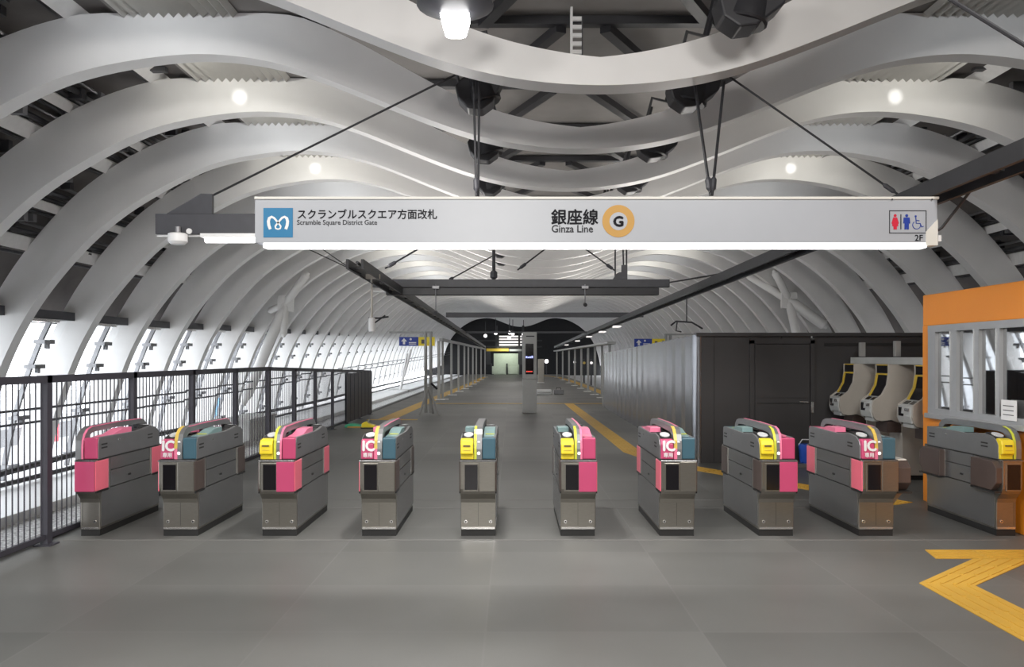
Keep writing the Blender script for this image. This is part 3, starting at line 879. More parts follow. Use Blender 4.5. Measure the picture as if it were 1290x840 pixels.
def gate(px0, px1, halves, lab, left=None, right=None, rail_pink=False, wide_right=False, wide_left=False):
    xc = ((px0 + px1) / 2 - VPX) / 1000 * GZ
    if halves == 'R': xc = (px1 - VPX) / 1000 * GZ - .152
    if halves == 'L': xc = (px0 - VPX) / 1000 * GZ + .152
    g = empty('ticket_gate', (xc, GZ, 0))
    xl = -.152 if 'L' in halves else -.018
    xr = .152 if 'R' in halves else .018
    if halves == 'L': xr = .02
    body = [(0, .055), (0, .29), (-.012, .325), (-.06, .375), (-.085, .42), (-.09, .46), (-.09, .668), (1.2, .668), (1.2, .46), (1.195, .41), (1.165, .36), (1.15, .32), (1.15, .055)]
    MB().prism(body, 'x', xl, xr).build('body', 'steel', g, bevel=.006)
    MB().box(xl + .004, xr - .004, .003, 1.145, 0, .060).build('plinth', 'plinth', g)
    MB().box(xl + .008, xr - .008, -.006, .004, .060, .077).build('kick_strip', 'chrome', g)
    for x in ([-.108] if 'L' in halves else []) + ([.108] if 'R' in halves else []):
        bt = MB().disc((x, -.006, .125), .014, 'y', .008, 16).build('bolt', 'chrome', g); MB().disc((x, -.008, .125), .007, 'y', .003, 12).build('bolt_socket', 'plinth', bt)
    MB().box(-.001, .001, -.0015, .01, .09, .29).build('front_seam', 'plinth', g)
    MB().box(xl + .003, xr - .003, -.088, 1.198, .664, .672).build('waist_seam', 'plinth', g)
    MB().box(xl - .004, xr + .004, -.098, -.07, .656, .667).build('waist_trim', 'steel2', g, bevel=.003)
    # front plate
    if 'L' in halves:
        fr = MB().box(-.125, .006, -.094, -.085, .40, .645).build('display_frame', 'steel', g, bevel=.003)
        MB().box(-.112, -.002, -.097, -.088, .415, .63).build('display', 'screen', fr)
    if 'R' in halves:
        if right[0] == 'pink':
            MB().box(.0 if 'L' in halves else xl, .152, -.096, -.085, .398, .655).build('front_panel', 'pink', g, bevel=.004)
        else:
            MB().box(.010, .150, -.094, -.085, .40, .655).build('front_panel', 'steel', g, bevel=.004)
    # flanks
    for s, cfg, on in ((-1, left, 'L' in halves), (1, right, 'R' in halves)):
        if not on: continue
        flap = 'pinkl' if cfg[0] == 'pink' else 'brown'
        wide = (s > 0 and wide_right) or (s < 0 and wide_left)
        ext = .125 if (wide and s > 0) else .055 if wide else .007
        L = .40 if (wide and s < 0) else .26 if wide else .24
        xa = s * .150; xb = s * (.152 + ext)
        for (a, c, fsgn) in ((-.085, -.085 + L - .02, 1), (1.195 - L + .02, 1.195, -1)):
            if wide:
                poly = [(a + (.07 if fsgn > 0 else 0), .40), (a, .47), (a, .60), (a + (.06 if fsgn > 0 else 0), .655), (c - (.06 if fsgn < 0 else 0), .655), (c, .60), (c, .47), (c - (.07 if fsgn < 0 else 0), .40)]
                if wide and s > 0: poly = [(y + .03 if fsgn > 0 else y, z) for y, z in poly]
            else:
                poly = [(a, .40), (a, .655), (c, .655), (c, .40)]
            p = MB().prism(poly, 'x', min(xa, xb), max(xa, xb)).build('flap_pod', flap, g, bevel=.006)
            pe = c if fsgn > 0 else a
            x0, x1 = sorted((s * .150, s * (.158)))
            MB().box(x0, x1, pe - .012, pe + .012, .395, .66).build('pod_edge', 'chrome', p)
            x0, x1 = sorted((s * .150, s * (.153 + ext)))
            MB().box(x0, x1, a + .01, c, .382, .398).build('pod_shadow_gap', 'plinth', p)
        if wide and s > 0:
            MB().box(.15, .26, -.01, .2, .655, .668).build('pod_lid', 'signedge', g, bevel=.003)
            MB().prism([(.01, .10), (.01, .30), (-.02, .40), (.25, .40), (.25, .10)], 'x', .15, .156).build('pod_support', 'steel', g)
            MB().prism([(.152, .395), (.25, .395), (.17, .30), (.152, .28)], 'y', 0.0, .22).build('pod_web', 'steel', g)
        y0, y1 = .175, .935
        if wide and s < 0: y0, y1 = .33, .80
        x0, x1 = sorted((s * .150, s * .1555))
        MB().box(x0, x1, y0, y1, .552, .660).build('side_panel', 'steel2', g)
        MB().box(x0, x1, y0, y1, .402, .543).build('side_panel', 'steel2', g)
        MB().box(x0, x1, .02, 1.14, .075, .392).build('side_panel', 'steel2', g)
        xs0, xs1 = sorted((s * .150, s * .1548))
        MB().box(xs0, xs1, y0, y1, .542, .553).box(xs0, xs1, y0 - .1, y1 + .1, .391, .403).box(xs0, xs1, -.03, 1.14, .659, .670).build('side_seam', 'plinth', g)
        x2, x3 = sorted((s * .1555, s * .159))
        MB().box(x2, x3, .50, .545, .455, .472).build('flush_pull', 'plinth', g)
        half_head(g, s, cfg[0], cfg[0] if s > 0 else cfg[0], cfg)
    # sensor rail arch
    ctr = [(-.05, .672), (-.053, .76), (-.045, .83), (-.018, .885), (.03, .924), (.1, .942), (.56, .948), (1.02, .942), (1.09, .924), (1.138, .885), (1.162, .83), (1.168, .76), (1.165, .672)]
    ins = [(.03, .672), (.03, .79), (.045, .845), (.07, .872), (.10, .886), (.15, .893), (.56, .899), (.97, .893), (1.02, .886), (1.05, .872), (1.075, .845), (1.09, .79), (1.09, .672)]
    x0, x1 = -.034, .034
    if halves == 'R': x0, x1 = -.034, .03
    mb = MB()
    for i in range(len(ctr) - 1):
        mb.prism([ctr[i], ctr[i + 1], ins[i + 1], ins[i]], 'x', x0, x1)
    rail = mb.build('sensor_rail', 'headgrey', g)
    # coloured strips following the arch
    def strip(xa, xb, i0, i1, m, name):
        q = MB()
        for i in range(i0, i1):
            a, c = ctr[i], ctr[i + 1]
            q.prism([(a[0] - .002, a[1] + .001), (c[0] - .002, c[1] + .004), (c[0] + .004, c[1] - .004), (a[0] + .004, a[1] - .004)], 'x', xa, xb)
        q.build(name, m, rail)
    lc = left[0] if left else right[0]; rc = right[0] if right else left[0]
    if left:
        if lc == 'pink':
            strip(-.034, -.006, 1, 5, 'gold', 'colour_strip'); strip(-.034, -.006, 0, 1, 'pinkt', 'colour_strip')
        else:
            strip(-.034, -.012, 0, 5, 'lime', 'colour_strip')
    if rc == 'pink' and right:
        strip(.018, .0345, 0, 7, 'pinkt', 'colour_strip')
    elif lc == 'pink' and left:
        strip(.022, .0345, 5, 9, 'pinkt', 'colour_strip')
    if left and right:
        for (y, z) in ((-.05, .725), (-.042, .815), (.03, .905)):
            MB().tube([(.006, y - .004, z - .002), (.006, y + .01, z)], .014, 12).build('lamp', 'lampwhite', rail)
    # reader face
    if left:
        if lc == 'pink':
            rp = MB().prism([(-.065, .674), (-.058, .80), (-.045, .836), (.01, .845), (.01, .674)], 'x', -.146, -.038).build('reader_face', 'pink', g, bevel=.008)
            text('IC', 'lettering', 'white', rp, (-.136, -.0668, .748), .122, .035, rot=(PI / 2 - .05, 0, 0), sx=.95)
            text('専用', 'lettering', 'white', rp, (-.128, -.0685, .694), .044, .012, rot=(PI / 2 - .05, 0, 0), sx=.95)
        else:
            rp = MB().prism([(-.05, .672), (-.05, .72), (.01, .72), (.01, .672)], 'x', -.148, -.038).build('reader_face', 'yellow', g, bevel=.004)
            fl = MB().prism([(-.085, .722), (-.078, .80), (-.06, .838), (.01, .85), (.01, .715), (-.07, .712)], 'x', -.150, -.040).build('ticket_inlet', 'yellow', rp, bevel=.012)
            MB().box(-.125, -.066, -.0875, -.08, .785, .796).build('ticket_slot', 'brown', fl)
            MB().box(-.125, -.062, -.0872, -.08, .752, .756).build('printed_line', 'gold', fl)
    tag(g, lab, 'ticket gate', 'ticket gates in a row')
    return g


PK = ('pink',); TL = ('teal',)
gate(102, 126, 'R', 'leftmost half-width ticket gate with a pink front, nearest the fence', right=PK)
gate(205, 250, 'LR', 'ticket gate with a pink IC plate, second from the fence', left=PK, right=TL)
gate(330, 374, 'LR', 'ticket gate with yellow inlet and pink front panel, third from the fence', left=TL, right=PK)
gate(456, 499, 'LR', 'ticket gate with a pink IC plate, just left of the two middle yellow ones', left=PK, right=TL)
gate(581, 624, 'LR', 'ticket gate with yellow inlet and teal block, all-steel front, seen head-on', left=TL, right=TL)
gate(706, 750, 'LR', 'ticket gate with yellow inlet and pink front panel, in front of the grey pillar', left=TL, right=PK)
gate(831, 874, 'LR', 'ticket gate with pink IC plate, before the corner of the grey hoarding', left=PK, right=TL)
gate(956, 999, 'LR', 'ticket gate with yellow inlet and pink front panel, before the hoarding door', left=TL, right=PK)
gate(1083, 1124, 'LR', 'ticket gate with pink IC plate and a brown pod jutting right, by the fare machines', left=PK, right=TL, wide_right=True)
gate(1255, 1276, 'L', 'half-width ticket gate with large brown pods against the orange booth', left=TL, wide_left=True)

# ------------------------------------------------------------------ fence on the left
FX = -3.85
fn = empty('platform_fence', (FX, 4.9, 0))
posts = [5.07 + 1.494 * i for i in range(12)]
def ftop(Z): return 1.40 if Z < 12.5 else 1.40 - .0225 * (Z - 12.5)
for Z in posts:
    MB().box(-.03, .03, Z - 4.9 - .035, Z - 4.9 + .035, 0, ftop(Z)).box(-.07, .07, Z - 4.9 - .07, Z - 4.9 + .07, 0, .012).build('post', 'fence', fn)
for a, c in zip(posts, posts[1:]):
    y0, y1 = a - 4.9, c - 4.9
    mb = MB(); k = int(1.494 / .072)
    for i in range(1, k):
        y = y0 + (y1 - y0) * i / k; zt = ftop(a) + (ftop(c) - ftop(a)) * i / k
        mb.box(-.004, .004, y - .004, y + .004, .06, zt - .03)
    mb.beam((0, y0, .07), (0, y1, .07), .03, .04)
    mb.build('bar_panel', 'fence', fn)
MB().beam((0, posts[0] - 4.9, ftop(5) - .03), (0, 12.5 - 4.9, ftop(12.5) - .03), .06, .06).beam((0, 12.5 - 4.9, ftop(12.5) - .03), (0, posts[-1] - 4.9, ftop(posts[-1]) - .03), .06, .06).build('top_rail', 'fence', fn)
tag(fn, 'dark purple-grey barred fence along the left platform edge', 'fence')
r = empty('solid_fence_panel', (FX + .06, 18.1, 0))
MB().box(-.012, .012, 0, 3.3, .05, 1.17).build('sheet', 'fence', r); 
mb = MB()
for i in range(8): mb.box(-.02, .02, i * .46, i * .46 + .05, .05, 1.18)
mb.build('stiffener', 'fence', r)
tag(r, 'solid dark sheet closing the far end of the barred fence', 'fence')

# ---- track beside the fence
for x in (-5.3, -6.75):
    tag(MB().box(x - .04, x + .04, -5, ZEND, -1.15, -.99).build('track_rail', 'rail'), 'steel rail on the left track bed, %s from the fence' % {-5.3: 'nearer', -6.75: 'farther'}[x], 'rail', 'rails on the left track')
tag(MB().box(-9.85, -8.1, -5, ZEND, -1.15, -1.0).build('track_walkway', 'white'), 'bright white walkway slab along the foot of the left windows', 'walkway')
tag(MB().tube([(-9.95, 4, -.62), (-9.95, 12, -.8), (-9.95, 20, -.6), (-9.95, 40, -.7), (-9.95, 60, -.6), (-9.95, 110, -.6)], .07, 8).tube([(-9.8, 4, -.9), (-9.8, 40, -.92), (-9.8, 110, -.9)], .05, 8).build('trackside_pipe', 'black'), 'pair of black pipes running along the foot of the left windows', 'pipe')
tag(MB().box(-8.9, -8.0, 24.2, 26.8, -1.0, -.42).box(-8.95, -7.95, 24.1, 26.9, -.42, -.34).build('trackside_cabinet', 'concrete'), 'pale flat-topped trackside cabinet seen through the fence', 'cabinet')
# city outside the windows
struct(MB().box(-160, -13, -40, 260, -9.2, -9).build('ground', 'street'))
rb = random.Random(4)
for i, (x, y, w, d, h) in enumerate(((-34, 34, 9, 12, 12), (-42, 60, 12, 16, 6), (-38, 88, 10, 14, 16), (-30, 20, 6, 8, 5))):
    r = empty('city_building', (x, y, -9))
    MB().box(-w / 2, w / 2, -d / 2, d / 2, 0, h).build('walls', 'bld', r)
    for j in range(int(h / 3)):
        MB().box(w / 2, w / 2 + .15, -d / 2 + .6, d / 2 - .6, 1.2 + j * 3, 2.4 + j * 3).build('window_band', 'boothin', r)
    MB().box(w / 2 + .15, w / 2 + .5, -1.5, 2.2, 4, 6).build('sign_board', ('green', 'red', 'signblue', 'red')[i], r)
    tag(r, '%s pale city building outside the left windows' % ('low green-signed', 'wide blue-signed', 'tall red-signed', 'small red-signed')[[0, 2, 1, 3].index(i) if False else (0, 2, 1, 3)[i]], 'building', 'buildings outside the windows')

# ------------------------------------------------------------------ yellow tactile paths and lines
def path(poly, name, lab, z=.006, groove=None, th=.005):
    mb = MB().prism(poly, 'z', .0005, z)
    o = mb.build(name, 'tactile')
    tag(o, lab, 'floor marking')
    return o


def strip_poly(a, c, w):
    a = Vector(a); c = Vector(c); d = (c - a).normalized(); nn = Vector((-d.y, d.x)) * w / 2
    return [tuple(a + nn), tuple(a - nn), tuple(c - nn), tuple(c + nn)]


def tactile_path(pts, w, lab, bars=True):
    r = empty('tactile_path', (0, 0, 0)); pts = [Vector(p) for p in pts]
    L = []; R = []
    for i, p in enumerate(pts):
        d0 = (p - pts[i - 1]).normalized() if i else (pts[1] - p).normalized()
        d1 = (pts[i + 1] - p).normalized() if i < len(pts) - 1 else d0
        n0 = Vector((-d0.y, d0.x)); n1 = Vector((-d1.y, d1.x)); mm = (n0 + n1).normalized(); k = (w / 2) / max(.3, mm.dot(n0))
        L.append(p + mm * k); R.append(p - mm * k)
    mb = MB()
    for i in range(len(pts) - 1):
        mb.prism([tuple(L[i]), tuple(R[i]), tuple(R[i + 1]), tuple(L[i + 1])], 'z', .0005, .005)
    mb.build('paving', 'tactile', r)
    if bars:
        mb = MB()
        for i in range(len(pts) - 1):
            for t in (.14, .38, .62, .86):
                a = L[i].lerp(R[i], t); c = L[i + 1].lerp(R[i + 1], t)
                n = max(1, int((c - a).length / .3))
                for j in range(n):
                    p = a.lerp(c, (j + .06) / n); q = a.lerp(c, (j + .94) / n)
                    mb.beam((p.x, p.y, .0065), (q.x, q.y, .0065), .022, .006)
        mb.build('guide_bars', 'tactile', r)
    tag(r, lab, 'floor marking'); return r


def tactile_polys(polys, lines, lab):
    r = empty('tactile_path', (0, 0, 0)); mb = MB()
    for p in polys: mb.prism(p, 'z', .0005, .005)
    mb.build('paving', 'tactile', r); mb = MB()
    for (a, c), (d, e) in lines:
        a, c, d, e = Vector(a), Vector(c), Vector(d), Vector(e)
        for t in (.14, .38, .62, .86):
            p = a.lerp(d, t); q = c.lerp(e, t); n = max(1, int((q - p).length / .3))
            for k in range(n):
                u0 = p.lerp(q, (k + .05) / n); u1 = p.lerp(q, (k + .95) / n); mb.beam((u0.x, u0.y, .0065), (u1.x, u1.y, .0065), .024, .005)
    mb.build('guide_bars', 'tactile', r); tag(r, lab, 'floor marking')


tactile_polys([[(3.26, 6.105), (3.32, 6.38), (4.44, 6.38), (4.44, 6.105)]], [(((3.27, 6.105), (4.44, 6.105)), ((3.32, 6.38), (4.44, 6.38)))],
              'yellow tactile strip running right behind the chevron, beside the orange booth')
tactile_polys([[(2.79, 5.44), (3.54, 6.095), (4.02, 6.095), (3.14, 5.38)], [(2.79, 5.44), (3.14, 5.38), (3.14, 2.4), (2.79, 2.4)]],
              [(((2.79, 5.44), (3.54, 6.095)), ((3.14, 5.38), (4.02, 6.095))), (((2.79, 5.44), (2.79, 2.4)), ((3.14, 5.38), (3.14, 2.4)))],
              'yellow tactile chevron on the floor at lower right')
tactile_path([(1.9, 26.6), (1.97, 13.0), (2.25, 11.6), (4.15, 8.4)], .30, 'yellow tactile path running from the platform past the hoarding corner')
tactile_path([(-3.15, 19.7), (-2.9, 30), (-2.6, 40), (-2.4, 48), (-2.2, 62)], .42, 'yellow strip along the left platform edge', False)
tactile_path([(3.95, 27), (3.95, 48), (3.6, 62), (2.2, 70)], .42, 'yellow strip along the right platform edge, bending away far off', False)
path([(-2.95, 26.5), (5, 26.5), (5, 26.75), (-2.95, 26.75)], 'floor_line', 'thin yellow line across the platform behind the grey pillar')
path([(-3.6, 19.6), (-2.35, 19.6), (-2.35, 19.85), (-3.6, 19.85)], 'floor_line', 'short yellow line by the far end of the fence')
struct(MB().box(-4.07, -3.95, 4.6, 72, -.12, .012).build('trim_1', 'black'))
# pale seams across the gate line
for i, yy in enumerate((6.72, 8.15, 8.62)):
    struct(MB().box(-3.8, 4.2, yy, yy + .025, .0005, .0025).build('trim_%d' % (i + 2), M['seam']))

# ------------------------------------------------------------------ hoarding
hd = empty('hoarding', (2.68, 11.65, 0))
mb = MB(); v = []; f = []
N = 64
za = [(0, 0)]
for i in range(N + 1):
    t = i / N; x = 2.70 + .15 * t - 2.68; y = .12 + 12.9 * t
    zt = 1.88 - .2 * t
    off = 0.010 * (1 if (i % 4) in (1, 2) else 0) + .006 * math.sin(i * 1.7)
    v += [(x + off, y, 0), (x + off, y, zt), (x + off + .05, y, zt), (x + off + .05, y, 0)]
for i in range(N):
    a = 4 * i; c = a + 4
    f += [(a, a + 1, c + 1, c), (a + 1, a + 2, c + 2, c + 1), (a + 2, a + 3, c + 3, c + 2)]
mb.add(v, f); mb.build('corrugated_side', 'hoard', hd)
MB().tube([(.08, .1, 0), (.08, .1, 1.88)], .1, 16).build('corner_post', 'hoard', hd, smooth=True)
MB().box(.1, 1.28 - 0.01, .0, .06, 0, 1.87).build('front_panel', 'hoardf', hd)
MB().box(1.28, 1.70, .0, .06, 0, 1.87).build('front_panel', 'hoardf', hd)
dr = MB().box(.88, 1.68, -.03, .0, .02, 1.74).build('door_leaf', 'hoardf', hd, bevel=.004)
MB().box(.80, .87, -.035, .0, 0, 1.80).box(1.69, 1.75, -.035, 0, 0, 1.80).box(.80, 1.75, -.035, 0, 1.75, 1.82).build('door_frame', 'hoardf', hd)
MB().box(.90, 1.66, -.036, -.03, .87, .885).box(.90, 1.66, -.036, -.03, .955, .96).build('door_rail', 'plinth', dr)
MB().tube([(1.52, -.06, .90), (1.64, -.06, .895), (1.64, -.02, .895)], .014, 8).build('door_handle', 'chrome', dr)
MB().box(1.695, 1.735, -.042, -.034, .74, .90).build('lock_plate', 'chrome', hd)
MB().box(1.75, 3.6, .0, .06, 0, 1.87).build('front_panel', 'hoardf', hd)
MB().box(1.9, 3.6, -.015, .0, 1.72, 1.76).build('panel_joint', 'plinth', hd)
MB().box(.02, 3.62, -.05, .1, 1.86, 1.91).build('top_cap', 'hoardf', hd)
MB().box(.28, .29, -.004, .0, 0.02, 1.86).build('panel_joint', 'plinth', hd)
tag(hd, 'tall dark grey site hoarding with corrugated side and a door', 'hoarding')
tag(MB().box(2.84, 3.03, 24.9, 24.99, .02, 1.58).build('end_panel', 'post', bevel=.01), 'pale narrow panel at the far end of the corrugated hoarding', 'panel')

# ------------------------------------------------------------------ fare machines
def machine(X, Z, lab):
    r = empty('fare_machine', (X, Z, 0))
    side = [(.0, .80), (-.02, .86), (-.01, 1.0), (.03, 1.03), (.10, 1.08), (.165, 1.2), (.185, 1.34), (.185, 1.46), (.75, 1.46), (.75, .72), (.36, .72), (.30, .73), (.22, .76), (.1, .745), (.03, .76)]
    MB().prism(side, 'y', 0, .035).build('side_panel', 'beige', r, bevel=.004)
    MB().prism(side, 'y', .34, .37).build('side_panel', 'beige', r, bevel=.004)
    inn = [(.04, .80), (.02, .98), (.06, 1.025), (.14, 1.07), (.2, 1.2), (.22, 1.34), (.22, 1.44), (.74, 1.44), (.74, .74), (.1, .76)]
    MB().prism(inn, 'y', .03, .34).build('core', 'beige', r)
    MB().box(.19, .225, .032, .338, 1.35, 1.445).build('header', 'screen', r)
    MB().box(.186, .226, .032, .338, 1.445, 1.458).box(.182, .226, .032, .338, 1.325, 1.345).build('yellow_trim', 'mstripe', r)
    sc = MB().prism([(.085, 1.06), (.145, 1.06 + .02), (.20, 1.2), (.215, 1.325), (.18, 1.325), (.155, 1.19)], 'y', .035, .275).build('screen', 'screen', r)
    MB().prism([(.08, 1.055), (.145, 1.08), (.20, 1.2), (.215, 1.325), (.176, 1.325), (.15, 1.19)], 'y', .275, .335).build('yellow_bezel', 'mstripe', r)
    con = MB().prism([(-.005, .99), (.095, 1.055), (.14, 1.04), (.05, .96)], 'y', .032, .338).build('console', 'machgrey', r)
    for yy in (.05, .20): MB().prism([(.02, 1.012), (.07, 1.045), (.075, 1.035), (.025, 1.0)], 'y', yy, yy + .11).build('coin_slot', 'screen', con)
    fr = MB().prism([(-.012, .79), (-.028, .87), (-.016, .99), (.05, .99), (.05, .79)], 'y', .032, .338).build('front_panel', 'machgrey', r, bevel=.01)
    MB().box(-.034, .0, .25, .30, .87, .97).box(-.034, 0, .19, .25, .87, .90).build('outlet', 'screen', fr)
    MB().box(-.032, 0, .06, .16, .93, .965).build('return_slot', 'chrome', fr)
    MB().box(.02, .09, .06, .31, .735, .79).build('tray', 'machgrey', r, bevel=.01)
    MB().box(.36, .74, .01, .36, .06, .73).build('pedestal', 'beige', r, bevel=.006)
    MB().box(.18, .37, .03, .34, .60, .74).build('recess', 'brown', r)
    MB().box(.38, .72, .03, .34, 0, .06).build('base', 'plinth', r)
    tag(r, lab, 'fare machine', 'beige fare machines in a row')
    return r


machine(4.56, 11.0, 'farthest beige fare machine with a slanted black screen, close to the hoarding door')
machine(4.56, 10.0, 'middle beige fare machine with a slanted black screen')
machine(4.56, 9.0, 'nearest beige fare machine, partly hidden by the orange booth')
cb = empty('cable_duct_box', (4.86, 8.8, 1.46))
MB().box(0, .45, .1, 2.6, 0, .09).build('duct', 'machgrey', cb, bevel=.005)
tag(cb, 'grey duct box along the tops of the fare machines', 'duct')
for i, (px, Z) in enumerate(((1086, 11.2), (1130, 10.2))):
    p = pt(px, 450, Z); tag(MB().box(p[0] - .035, p[0] + .035, Z - .035, Z + .035, 1.56, 1.76 if i == 0 else 1.76).build('short_post', 'post', bevel=.004), '%s short grey post rising from the duct on the fare machines' % ('left', 'right')[i], 'post', 'short posts on the machines')

# ------------------------------------------------------------------ orange booth
bt = empty('staff_booth', (4.45, 8.6, 0))
Y0, Y1 = -4.6, 0.0     # local y: toward the camera is negative
WZ0, WZ1 = .93, 1.885
MB().box(0, .1, Y0, Y1, 0, WZ0).build('lower_wall', 'orange', bt, bevel=.01)
MB().box(0, .1, Y0, Y1, WZ1, 2.22).build('upper_wall', 'orange', bt, bevel=.01)
MB().box(0, .1, -.16, Y1, WZ0, WZ1).build('corner_wall', 'orange', bt)
MB().box(0, .1, Y0, -3.3, WZ0, WZ1).build('corner_wall', 'orange', bt)
MB().box(.1, 3.2, -.1, 0, 0, 2.22).build('end_wall', 'orange', bt)
MB().box(3.2, 3.3, Y0, 0, 0, 2.22).build('rear_wall', 'boothin', bt); MB().box(.1, 3.2, Y0, Y0 + .1, 0, 2.22).build('end_wall', 'orange', bt)
MB().box(.1, 3.2, Y0 + .1, -.1, 2.1, 2.2).build('roof_slab', 'boothin', bt)
MB().box(.02, 3.2, Y0, 0, 0.0, .02).build('floor_slab', 'boothin', bt)
ZA, ZB = WZ0 + .085, WZ1 - .07
stiles = [(-.30, -.16), (-.58 - .12, -.58), (-.99 - .09, -.99), (-1.34 - .06, -1.34), (-1.98, -1.90), (-2.6, -2.5), (-3.3, -3.2)]
mb = MB().box(-.03, .05, -3.3, -.16, WZ0, ZA).box(-.03, .05, -3.3, -.16, ZB, WZ1)
for a, c in stiles: mb.box(-.028, .05, a, c, ZA, ZB)
wf = mb.build('window_frame', 'alum', bt)
MB().box(-.06, -.03, -3.3, -.14, WZ0 - .02, WZ0 + .03).build('sill', 'alum', bt, bevel=.005)
for (a, c), (d, e) in zip(stiles, stiles[1:]):
    MB().box(.005, .011, e + .001, a - .001, ZA, ZB).build('pane', 'boothglass', wf)
    MB().box(-.034, -.028, e - .012, e - .004, ZA, ZB).build('sash_edge', 'chrome', wf)
nt_ = MB().box(-.045, -.035, -1.66, -1.45, WZ0 + .06, WZ0 + .24).build('paper_notice', 'white', bt)
mb = MB()
for k in range(3): mb.box(-.0465, -.045, -1.63, -1.48, WZ0 + .105 + k * .04, WZ0 + .112 + k * .04)
mb.build('printed_lines', 'inkgrey', nt_)
MB().box(.1, .6, Y0, -.1, .86, .92).build('counter', 'alum', bt)
tag(bt, 'orange staff booth with a grey sliding window, at right', 'booth')
light('booth_lamp_light', 'AREA', (6.0, 7.0, 2.15), 14, WARM, 1.0, .3, aim=(6.0, 7.0, 0))
tag(MB().tube([(4.52, 6.1, 0), (4.52, 6.1, .42), (4.52, 6.1, .5), (4.52, 6.1, .53)], [.2, .2, .16, .04], 20).build('rounded_bin', 'orange', smooth=True), 'rounded orange stub at the booth foot, right edge of the picture', 'bin')

# ------------------------------------------------------------------ far platform: pillar, posts, sign stands, clutter
pl = empty('information_pillar', (.49, 22.1, 0))
MB().box(-.2, .2, -.02, .22, .95, 2.25).build('upper_case', 'pillar', pl, bevel=.01)
MB().box(-.2, .2, -.02, .22, 0, .94).build('lower_case', 'pillar', pl, bevel=.01)
sc = MB().box(-.115, .11, -.026, -.015, 1.08, 1.93).build('screen', 'screen', pl)
M['ledblue'] = mat('led_blue', (0.1, 0.1, 0.5), .4, emit=(.35, .4, 1), estr=2.2, vary=.01); M['ledred'] = mat('led_red', (0.5, 0.05, 0.05), .4, emit=(1, .08, .05), estr=1.2, vary=.01)
mb = MB()
for i, h in enumerate((.05, .035, .045, .06)): mb.box(-.105 + i * .052, -.065 + i * .052, -.029, -.026, 1.53, 1.53 + h)
mb.build('blue_readout', 'ledblue', sc)
mb = MB()
for i in range(4): mb.box(-.09 + i * .045, -.058 + i * .045, -.029, -.026, 1.14, 1.17)
mb.build('red_readout', 'ledred', sc)
MB().box(-.1, .13, -.024, -.019, 2.12, 2.15).build('title_line', 'inkgrey', pl)
tag(pl, 'tall grey information pillar with a dark display, mid platform', 'pillar')

LP = [(553, 29), (557.6, 29.3), (568.6, 32.5), (577.6, 36), (585, 39.2), (590, 42.5), (595.7, 45.6), (600, 50), (606, 55.4), (611, 62)]
for i, (px, Z) in enumerate(LP):
    X = (px - VPX) / 1000 * Z; r = empty('platform_post', (X, Z, 0)); w = .055 if i == 0 else .042
    MB().box(-w, w, -w, w, 0, 2.15).build('shaft', 'post', r); MB().box(-.14, .22, -.12, .12, 0, .02).build('base_plate', 'white', r)
    tag(r, '%s grey post of the row along the left platform edge' % ('nearest' if i == 0 else ordinal(i + 1)), 'post', 'grey posts along the left platform edge')
RP = [28, 30.4, 33, 36, 39.5, 43.5, 48, 54, 61]
for i, Z in enumerate(RP):
    X = 3.45; r = empty('platform_post', (X, Z, 0))
    MB().box(-.045, .045, -.045, .045, 0, 2.0).build('shaft', 'post', r); MB().box(-.2, .14, -.12, .12, 0, .02).build('base_plate', 'white', r)
    tag(r, '%s grey post of the row along the right platform edge' % ('nearest' if i == 0 else ordinal(i + 1)), 'post', 'grey posts along the right platform edge')
tag(MB().beam((-2.6, 29, 2.2), (-2.1, 62, 2.2), .12, .1).build('header_beam', 'post'), 'grey header beam on the tops of the left posts', 'beam')
tag(MB().beam((3.45, 27.5, 2.05), (3.45, 63, 2.05), .3, .08).build('header_beam', 'post'), 'grey header beam on the tops of the right posts', 'beam')


def stand(X, Z, flip, lab):
    r = empty('sign_stand', (X, Z, 0))
    for dx in (-.07, .07): MB().tube([(dx, 0, .05), (dx, 0, 2.24)], .045, 10).build('pole', 'post', r)
    for a in ((-.22, -.15, 0), (.32, -.2, 0), (.1, .35, 0)): MB().tube([(0, 0, .75), a], .03, 8).build('leg', 'post', r)
    MB().tube([(.1, -.2, .85), (.25, -.1, .7)], .03, 8).build('clamp', 'black', r)
    bx = MB().box(-1.05 * flip if flip > 0 else -.1, .1 if flip > 0 else 1.05, -.03, .03, 2.2, 2.25).build('crossbar', 'post', r)
    x0 = -.78 if flip > 0 else -1.0
    sb = MB().box(x0, x0 + .52, -.03, .03, 1.86, 2.1).build('blue_board', 'navy', r)
    MB().prism([(x0 + .1, 1.90), (x0 + .1, 1.98), (x0 + .05, 1.98), (x0 + .13, 2.07), (x0 + .21, 1.98), (x0 + .16, 1.98), (x0 + .16, 1.90)], 'y', -.036, -.03).build('arrow', 'white', sb)
    mb = MB().disc((x0 + .31, -.036, 2.04), .03, 'y', .006, 16)
    for k in range(2): mb.box(x0 + .26, x0 + .46, -.036, -.03, 1.90 + k * .04, 1.92 + k * .04)
    mb.build('board_print', 'white', sb)
    yb = MB().box(x0 + .52, x0 + .96, -.03, .03, 1.86, 2.1).build('yellow_board', 'yellow', r)
    MB().box(x0 + .6, x0 + .68, -.036, -.03, 1.92, 2.03).build('board_print', 'brown', yb); MB().box(x0 + .82, x0 + .88, -.036, -.03, 1.92, 2.05).build('board_print', 'brown', yb)
    tag(r, lab, 'sign stand')
    return r


stand(-2.27, 21.5, 1, 'grey tripod sign stand with blue and yellow boards, left platform side')
stand(4.62, 23.5, -1, 'grey sign stand with a blue arrow board showing above the hoarding')

